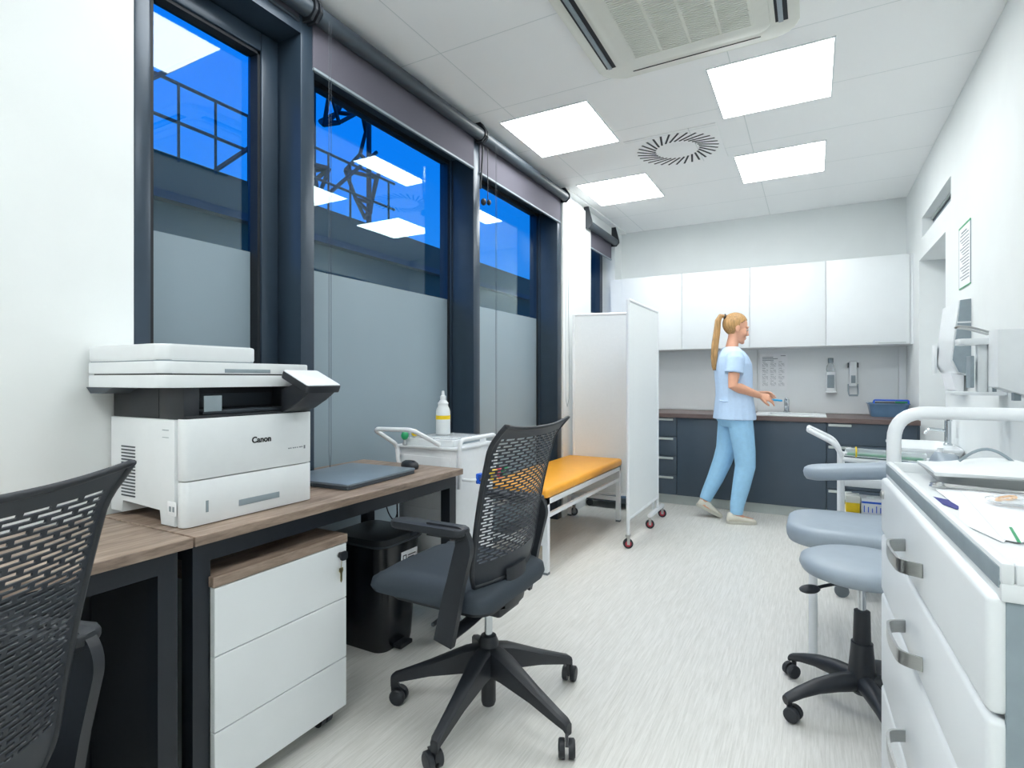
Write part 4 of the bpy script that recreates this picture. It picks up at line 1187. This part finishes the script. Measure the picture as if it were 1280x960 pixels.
for k in range(5):
    a = radians(143+72*k)
    R = Matrix.Translation(c) @ Matrix.Rotation(a, 4, 'Z')
    lg = MB(); lg.M = R
    rings = []
    for x, w_, zt, zb in ((.02, .030, .150, .082), (.10, .030, .145, .085), (.17, .027, .130, .083), (.23, .024, .108, .072), (.275, .020, .088, .058), (.286, .017, .080, .052)):
        rings.append([(x, w_*cos(q), (zt+zb)/2+(zt-zb)/2*sin(q)) for q in [2*pi*i/12 for i in range(12)]])
    lg.rings(rings)
    leg = lg.build('base_leg', M['black'], t, sharp=50)
    cc = MB(); cc.M = R @ Matrix.Translation((.270, 0, 0)) @ Matrix.Rotation(radians(75+50*k), 4, 'Z')
    for q in (-1, 1):
        cc.lathe([(.010, q*.005), (.024, q*.005), (.025, q*.008), (.025, q*.022), (.021, q*.026), (0, q*.027)], (.012, 0, .025), 18, axis='y')
    cc.cyl((0, 0, .03), (0, 0, .06), .009, n=10)
    cc.build('caster', M['rubber'], leg)

# ------------------------------------------------------------------ instrument trolley
t = thing('instrument_trolley', 'white tube-frame trolley with push handle and supply basket beyond the grey arm pad', 'trolley', (.36, 3.60, 0))
tx0, tx1, ty0, ty1 = .135, .60, 3.44, 3.70
f = MB()
for y in (ty0, ty1):
    f.tube(fillet([(tx0, y, .07), (tx0, y, .76), (tx0-.03, y, .82), (-.02, y+(.03 if y == ty0 else -.03), .885)], .06, 6), .0135, 12)
    f.tube([(tx1, y, .07), (tx1, y, .80)], .0135, 12)
f.tube([(-.02, ty0+.03, .885), (-.02, ty1-.03, .885)], .0135, 12)
f.tube([(tx0, ty0, .74), (tx1, ty0, .725)], .0125, 10).tube([(tx0, ty1, .74), (tx1, ty1, .725)], .0125, 10)
f.tube([(tx0, ty0, .16), (tx1, ty0, .16)], .0125, 10).tube([(tx0, ty1, .16), (tx1, ty1, .16)], .0125, 10)
f.build('frame', M['white_metal'], t)
MB().box(tx0+.012, tx1, ty0-.0, ty1, .595, .612, .003).box(tx0+.012, tx1, ty0-.012, ty0, .60, .64, .003).build('top_shelf', M['white_metal'], t)
MB().box(tx0+.012, tx1, ty0, ty1, .435, .45, .003).box(tx0+.012, tx1, ty0-.008, ty0, .435, .46, .003).build('basket_shelf', M['white_metal'], t)
MB().box(tx0+.012, tx1, ty0, ty1, .15, .165, .003).build('bottom_shelf', M['white_metal'], t)
for x in (tx0, tx1):
    for y in (ty0, ty1):
        MB().cyl((x, y-.01, .035), (x, y+.01, .035), .035, n=16).box(x-.01, x+.01, y-.014, y+.014, .05, .075).build('caster', M['grey_rubber'], t)
t = thing('sharps_box', 'yellow box with pale lid on the trolley below the arm pad', 'box', (.185, 3.50, .451))
MB().box(.155, .218, 3.45, 3.55, .451, .508, .004).build('tub', M['yellow'], t)
MB().box(.152, .221, 3.447, 3.553, .508, .545, .004).build('lid', M['ivory'], t)
t = thing('glove_box', 'white and blue supply carton beside the yellow box on the trolley', 'box', (.29, 3.5, .451))
MB().box(.224, .35, 3.45, 3.57, .451, .535, .002).build('carton', M['paper'], t)
k = MB(); k.box(.226, .348, 3.4485, 3.4505, .512, .522).box(.226, .348, 3.4485, 3.4505, .453, .457)
for i in range(6):
    k.box(.236+i*.018, .240+i*.018, 3.4485, 3.4505, .465, .50-.006*(i % 3))
k.build('print', M['blue'], t)
MB().ell((.27, 3.49, .536), (.022, .02, .012)).build('glove', M['white_plastic'], t)
t = thing('label_printer', 'small white device with grey display on the top shelf of the trolley', 'device', (.27, 3.5, .613))
MB().prism([(3.45, .613), (3.45, .635), (3.52, .70), (3.60, .70), (3.60, .613)], .225, .36, axis='x', b=.004).build('case', M['white_plastic'], t)
b = MB(); b.M = frame_m((.292, 3.487, .671), (1, 0, 0), (0, -.68, .733)); b.prism(rrect(-.04, .045, -.026, .026, .004), 0, .002); b.build('display', M['mid_grey'], t)
t = thing('sample_tube', 'clear green-tinted tube holder with yellow band lying along the trolley rail', 'tube holder', (.38, 3.43, .75))
MB().cyl((.15, 3.44, .782), (.50, 3.44, .772), .022, n=16).build('tube', M['clear'], t)
MB().cyl((.16, 3.44, .770), (.49, 3.44, .760), .008, n=10).build('liner', M['green'], t)
MB().tube([(.200, 3.44+.0255*cos(2*pi*k/16), .781+.0255*sin(2*pi*k/16)) for k in range(16)], .004, 6, closed=True).build('band', M['yellow'], t)
# ------------------------------------------------------------------ the nurse at the counter (local: +x forward, +y her other side, base between the feet)
M['skin'] = mat('skin', '#e3a98c', .5, var=.03, scale=40)
M['skin_face'] = M['skin']
M['hair'] = mat('blond_hair', '#ad8655', .45, var=.38, scale=22, stretch=(6, 6, .6))
M['scrubs'] = mat('light_blue_scrub_top', '#bdd5f2', .8, var=.03, scale=40, bump=.1)
M['trousers'] = mat('blue_scrub_trousers', '#9dcdf0', .8, var=.04, scale=30, bump=.1)
M['shoe'] = mat('cream_shoe', '#dcd8cb', .6, var=.04)
M['shoe_sole'] = mat('shoe_sole', '#c6c3b8', .6)
M['lips'] = mat('lips', '#b9605c', .4)
M['eye'] = mat('eye_dark', '#3a2c25', .3)
M['eye_white'] = mat('eye_white', '#e8e4df', .3)
HEAD = radians(23)
PT = thing('person', 'woman in light blue scrubs with blond ponytail standing sideways at the counter', 'person', (-.585, 4.87, 0), HEAD, world=False)
def put(mb, name, m, parent=None, sharp=60, remesh=0, smooth=0):
    o = mb.build(name, m, parent or PT, sharp=sharp)
    if remesh:
        r = o.modifiers.new('remesh', 'REMESH'); r.mode = 'VOXEL'; r.voxel_size = remesh; r.use_smooth_shade = True
        if smooth:
            sm = o.modifiers.new('smooth', 'SMOOTH'); sm.iterations = smooth; sm.factor = .5
    return o
def ring(cx, cy, z, rx, ry, n=20, ex=2.3):
    out = []
    for k in range(n):
        a = 2*pi*k/n
        c_, s_ = cos(a), sin(a)
        out.append((cx+rx*math.copysign(abs(c_)**(2/ex), c_), cy+ry*math.copysign(abs(s_)**(2/ex), s_), z))
    return out
body = MB()
# trunk, neck
body.rings([ring(.02, 0, .86, .11, .15), ring(.02, 0, .98, .105, .14), ring(.015, 0, 1.10, .10, .13), ring(.0, 0, 1.25, .095, .13), ring(-.01, 0, 1.33, .075, .13), ring(-.012, 0, 1.375, .055, .09), ring(-.01, 0, 1.42, .045, .055)])
body.tube([(-.02, 0, 1.37), (-.005, 0, 1.43), (.008, 0, 1.50), (.018, 0, 1.56)], [.062, .049, .045, .046], 16)
# head: cranium, face, jaw, nose, brow, chin
tilt = Matrix.Rotation(radians(15), 3, 'Y')
HC = Vector((.030, 0, 1.594))
def hp(x, y, z):
    return HC+tilt @ Vector((x, y, z))
body.ell(hp(-.012, 0, .022), (.094, .074, .092), tilt, 24, 16)
body.ell(hp(.034, 0, -.030), (.062, .060, .085), tilt, 20, 14)
body.ell(hp(.054, 0, -.088), (.038, .038, .032), tilt, 16, 10)
body.ell(hp(.077, 0, -.106), (.019, .022, .018), tilt, 12, 8)
body.tube([hp(.090, 0, .012), hp(.099, 0, -.020), hp(.108, 0, -.038), hp(.094, 0, -.046)], [(.008, .008), (.009, .009), (.011, .010), (.009, .007)], 10)
body.ell(hp(.086, 0, -.068), (.014, .021, .007), tilt, 12, 8)
body.ell(hp(.084, 0, -.080), (.012, .018, .007), tilt, 12, 8)
for s_ in (-1, 1):
    body.ell(hp(.070, .030*s_, .016), (.020, .026, .010), tilt, 12, 8)      # brow ridge
    body.ell(hp(.058, .036*s_, -.038), (.026, .022, .024), tilt, 12, 8)     # cheek
    body.ell(hp(-.006, .074*s_, -.018), (.019, .009, .031), tilt @ Matrix.Rotation(radians(-10), 3, 'Y'), 12, 8)   # ear
# arms and hands
def arm(s_, el, wr, sh=None):
    sh = sh or (-.02, .150*s_, 1.355)
    e, w_ = Vector(el), Vector(wr)
    S = Vector(sh)
    body.tube([S, S.lerp(e, .3), S.lerp(e, .7), e, e.lerp(w_, .25), e.lerp(w_, .7), w_], [.046, .047, .043, .039, .041, .032, .025], 14)
    return w_
def hand(w_, f, pn, s_, curls, spread=.10, thumb=(.55, .55)):
    """f: finger direction, pn: back-of-hand normal; s_: side on which the thumb sits"""
    f = Vector(f).normalized(); pn = Vector(pn).normalized(); side = f.cross(pn).normalized()*s_; pn = side.cross(f).normalized()*s_
    M3 = Matrix((f, side, pn)).transposed()
    q = lambda a, b_, c_: w_+M3 @ Vector((a, b_, c_))
    rg = []
    for a, hw, ht in ((-.008, .023, .019), (.015, .028, .017), (.05, .038, .015), (.078, .040, .013), (.090, .036, .010)):
        rg.append([q(a, hw*cos(2*pi*k/14), ht*sin(2*pi*k/14)) for k in range(14)])
    body.rings(rg)
    L0 = (.070, .080, .074, .058)
    for i in range(4):
        b0 = .029-.0195*i
        d = (1.5-i)*spread
        p = q(.078, b0, 0)
        pts = [q(.05, b0*.8, 0), p]
        ang = 0
        for sgm, fr in enumerate((.45, .31, .24)):
            ang += curls[i]*(.7, 1.0, .7)[sgm]
            dv = M3 @ Vector((cos(ang)*cos(d), sin(d), -sin(ang)))
            p = p+dv*L0[i]*fr
            pts.append(p)
        body.tube(pts, [.0085, .0092, .0086, .0078, .0062], 10)
        body.ell(pts[-1], (.0062,)*3, n=8, m=6)
    t0 = q(.022, .022, -.004)
    a_, c_ = thumb
    d1 = M3 @ Vector((cos(a_), sin(a_), -.25)); d2 = M3 @ Vector((cos(a_-c_), sin(a_-c_), -.35))
    body.tube([q(.005, .008, 0), t0, t0+d1.normalized()*.036, t0+d1.normalized()*.036+d2.normalized()*.030, t0+d1.normalized()*.036+d2.normalized()*.050], [.012, .0135, .011, .0095, .0070], 10)
wR = arm(-1, (-.055, -.205, 1.115), (.175, -.115, 1.035))
wL = arm(1, (-.01, .215, 1.12), (.215, .090, 1.045))
hand(wR, (.93, .22, -.22), (-.1, -.75, .65), 1, (.28, .34, .40, .46), .16, (.70, .45))
hand(wL, (.92, -.30, -.02), (.1, .55, .83), -1, (.16, .20, .28, .34), .16, (.65, .40))
# legs and feet (ankles show)
LEG = {-1: [(.035, -.092, .90), (.055, -.095, .70), (.070, -.097, .48), (.020, -.098, .27), (-.008, -.098, .095), (.0, -.098, .05)],
       1: [(.01, .092, .90), (-.01, .094, .70), (-.045, .096, .50), (-.125, .097, .31), (-.200, .098, .145), (-.205, .098, .10)]}
for s_ in (-1, 1):
    body.tube([Vector(p) for p in LEG[s_]], [.085, .075, .055, .048, .036, .036], 14)
body.tube([(-.01, -.098, .07), (.06, -.10, .035), (.13, -.10, .025)], [(.036, .036), (.036, .026), (.03, .018)], 12)
body.tube([(-.205, .098, .12), (-.155, .10, .06), (-.095, .10, .028)], [(.036, .034), (.036, .026), (.03, .018)], 12)
put(body, 'body', M['skin'], remesh=.0042, smooth=4)
# face details
for s_ in (-1, 1):
    MB().ell(hp(.079, .031*s_, -.006), (.008, .013, .0055), tilt, 12, 8).build('eye_white', M['eye_white'], PT, sharp=60)
    MB().ell(hp(.0845, .032*s_, -.008), (.0045, .006, .0045), tilt, 10, 8).build('iris', M['eye'], PT, sharp=60)
    MB().tube([hp(.091, .014*s_, .017), hp(.088, .032*s_, .023), hp(.072, .052*s_, .017)], [.0025, .0032, .002], 6).build('eyebrow', M['hair'], PT)
    MB().tube([hp(.088, .018*s_, -.004), hp(.088, .032*s_, -.001), hp(.076, .046*s_, -.006)], [.0014, .002, .0014], 6).build('eyelashes', M['eye'], PT)
b = MB()
b.ell(hp(.0945, 0, -.068), (.007, .018, .005), tilt, 12, 8).ell(hp(.0915, 0, -.079), (.007, .016, .005), tilt, 12, 8)
b.build('lips', M['lips'], PT, sharp=60)
# hair cap and ponytail
hb = MB()
n_, m_ = 36, 24
rows = []
def keep(x, z):
    return (x < -.018 and z > -.075+.3*(x+.018)) or z > .004+(x+.018)*.98
for i in range(m_+1):
    t_ = pi*i/m_
    row = []
    for k in range(n_):
        a = 2*pi*k/n_
        rad = 1+.015*sin(a*9)*sin(t_)
        p = Vector((-.014+.100*sin(t_)*cos(a)*rad, .0805*sin(t_)*sin(a)*rad, .023+.098*cos(t_)))
        row.append((p, hb.v(hp(*p))))
    rows.append(row)
for i in range(m_):
    for k in range(n_):
        q = [rows[i][k], rows[i][(k+1) % n_], rows[i+1][(k+1) % n_], rows[i+1][k]]
        c_ = sum((e[0] for e in q), Vector())/4
        if keep(c_.x, c_.z):
            hb.face([e[1] for e in q])
bmesh.ops.delete(hb.bm, geom=[v for v in hb.bm.verts if not v.link_faces], context='VERTS')
hair = put(hb, 'hair', M['hair'])
sm = hair.modifiers.new('thickness', 'SOLIDIFY'); sm.thickness = .007; sm.offset = -1
tie = hp(-.112, 0, .064)
pb = MB()
pts = [hp(-.09, 0, .058), tie, tie+Vector((-.030, 0, .006)), tie+Vector((-.052, 0, -.035)), tie+Vector((-.062, 0, -.13)), tie+Vector((-.078, -.005, -.24)), tie+Vector((-.086, -.01, -.34)), tie+Vector((-.084, -.012, -.41)), tie+Vector((-.078, -.012, -.445))]
pb.tube(pts, [(.022, .022), (.016, .016), (.021, .019), (.026, .022), (.029, .026), (.030, .027), (.028, .024), (.018, .016), (.005, .005)], 16)
for k in range(5):
    o_ = Vector((.010*cos(k*1.3)-.012, .022*sin(k*1.9), 0))
    pb.tube([p+o_*(.4+.7*i/8) for i, p in enumerate(pts[1:])], [.008, .014, .017, .018, .018, .014, .009, .003], 8)
put(pb, 'ponytail', M['hair'])
MB().tube([tie+Vector((.003*sin(a), .017*cos(a), .017*sin(a))) for a in [2*pi*k/14 for k in range(14)]], .006, 8, closed=True).build('hair_tie', M['black'], PT, sharp=60)
# scrub top with sleeves
tb = MB()
tb.rings([ring(.015, 0, .838, .160, .205), ring(.016, 0, .87, .158, .200), ring(.014, 0, .95, .148, .188), ring(.012, 0, 1.03, .138, .174), ring(.010, 0, 1.12, .138, .168), ring(.006, 0, 1.21, .143, .172), ring(.002, 0, 1.29, .140, .178), ring(-.006, 0, 1.35, .120, .172), ring(-.012, 0, 1.39, .092, .150), ring(-.014, 0, 1.415, .070, .105), ring(-.008, 0, 1.432, .058, .068)])
for s_, el in ((-1, (-.055, -.205, 1.115)), (1, (-.01, .215, 1.12))):
    S = Vector((-.018, .140*s_, 1.365)); e = Vector(el)
    tb.tube([S, S.lerp(e, .2)+Vector((0, .012*s_, .01)), S.lerp(e, .42)+Vector((0, .006*s_, 0)), S.lerp(e, .60)], [.060, .068, .070, .074], 18)
top = put(tb, 'scrub_top', M['scrubs'], remesh=.006, smooth=5)
# waist seam folds
MB().tube([(.158*cos(a)+.013, .192*sin(a), .99+.006*sin(5*a)) for a in [2*pi*k/40 for k in range(40)] ] if False else [(-.128, -.09, .995), (-.10, -.135, .985), (-.04, -.165, .992), (.02, -.176, .985)], .005, 8).build('waist_seam', M['scrubs'], PT, sharp=60)
# trousers
lb = MB()
lb.rings([ring(.018, 0, .97, .130, .165), ring(.016, 0, .90, .140, .178), ring(.015, 0, .84, .138, .182), ring(.015, 0, .78, .105, .165)])
lb.tube([(.028, -.090, .88), (.045, -.093, .74), (.066, -.097, .58), (.072, -.098, .46), (.040, -.099, .30), (.008, -.099, .15), (.002, -.098, .075)], [.098, .095, .084, .078, .068, .055, .047], 18)
lb.tube([(.012, .090, .88), (.0, .093, .74), (-.022, .095, .58), (-.055, .097, .47), (-.115, .098, .32), (-.172, .099, .20), (-.196, .099, .145)], [.098, .094, .083, .077, .066, .055, .048], 18)
put(lb, 'trousers', M['trousers'], remesh=.006, smooth=4)
# shoes
def shoe(M_):
    s = MB(); s.M = M_
    def sr(x, hw, zt, zb=.012):
        return [(x, hw*cos(a), zb+(zt-zb)*(.5+.5*sin(a))) for a in [2*pi*k/16 for k in range(16)]]
    s.rings([sr(-.085, .014, .055), sr(-.075, .034, .085), (sr(-.045, .039, .092)), sr(0, .040, .086), sr(.04, .042, .066), sr(.09, .045, .052), sr(.135, .040, .042), sr(.160, .026, .034), sr(.170, .008, .028)])
    o = s.build('shoe', M['shoe'], PT, sharp=60)
    s = MB(); s.M = M_
    out = []
    for x, hw in ((-.090, .012), (-.080, .034), (-.04, .042), (0, .040), (.05, .044), (.10, .048), (.145, .042), (.170, .024), (.177, .006)):
        out.append((x, hw))
    s.prism([(x, -h) for x, h in out]+[(x, h) for x, h in reversed(out)], 0, .024, b=.004)
    s.build('sole', M['shoe_sole'], o)
shoe(Matrix.Translation((.004, -.099, .001)) @ Matrix.Diagonal((.88, 1, 1, 1)))
shoe(Matrix.Translation((-.080, .100, .0)) @ Matrix.Rotation(radians(27), 4, 'Y') @ Matrix.Diagonal((.88, 1, 1, 1)) @ Matrix.Translation((-.150, 0, .0)))
# the blue item in her hands
c0 = PT.matrix_basis @ Vector((.325, -.060, .985)) if False else Matrix.Translation((-.585, 4.87, 0)) @ Matrix.Rotation(HEAD, 4, 'Z') @ Vector((.285, -.065, 1.000))
t = thing('blue_marker', 'short bright blue stick held between the fingers of the woman in scrubs', 'marker', c0, HEAD, world=False)
MB().cyl((0, 0, 0), (.085, .004, -.008), .0075, n=12).build('barrel', M['cyan'], t)
MB().cyl((-.022, -.001, .002), (0, 0, 0), .0055, n=12).build('tip', M['cyan'], t)
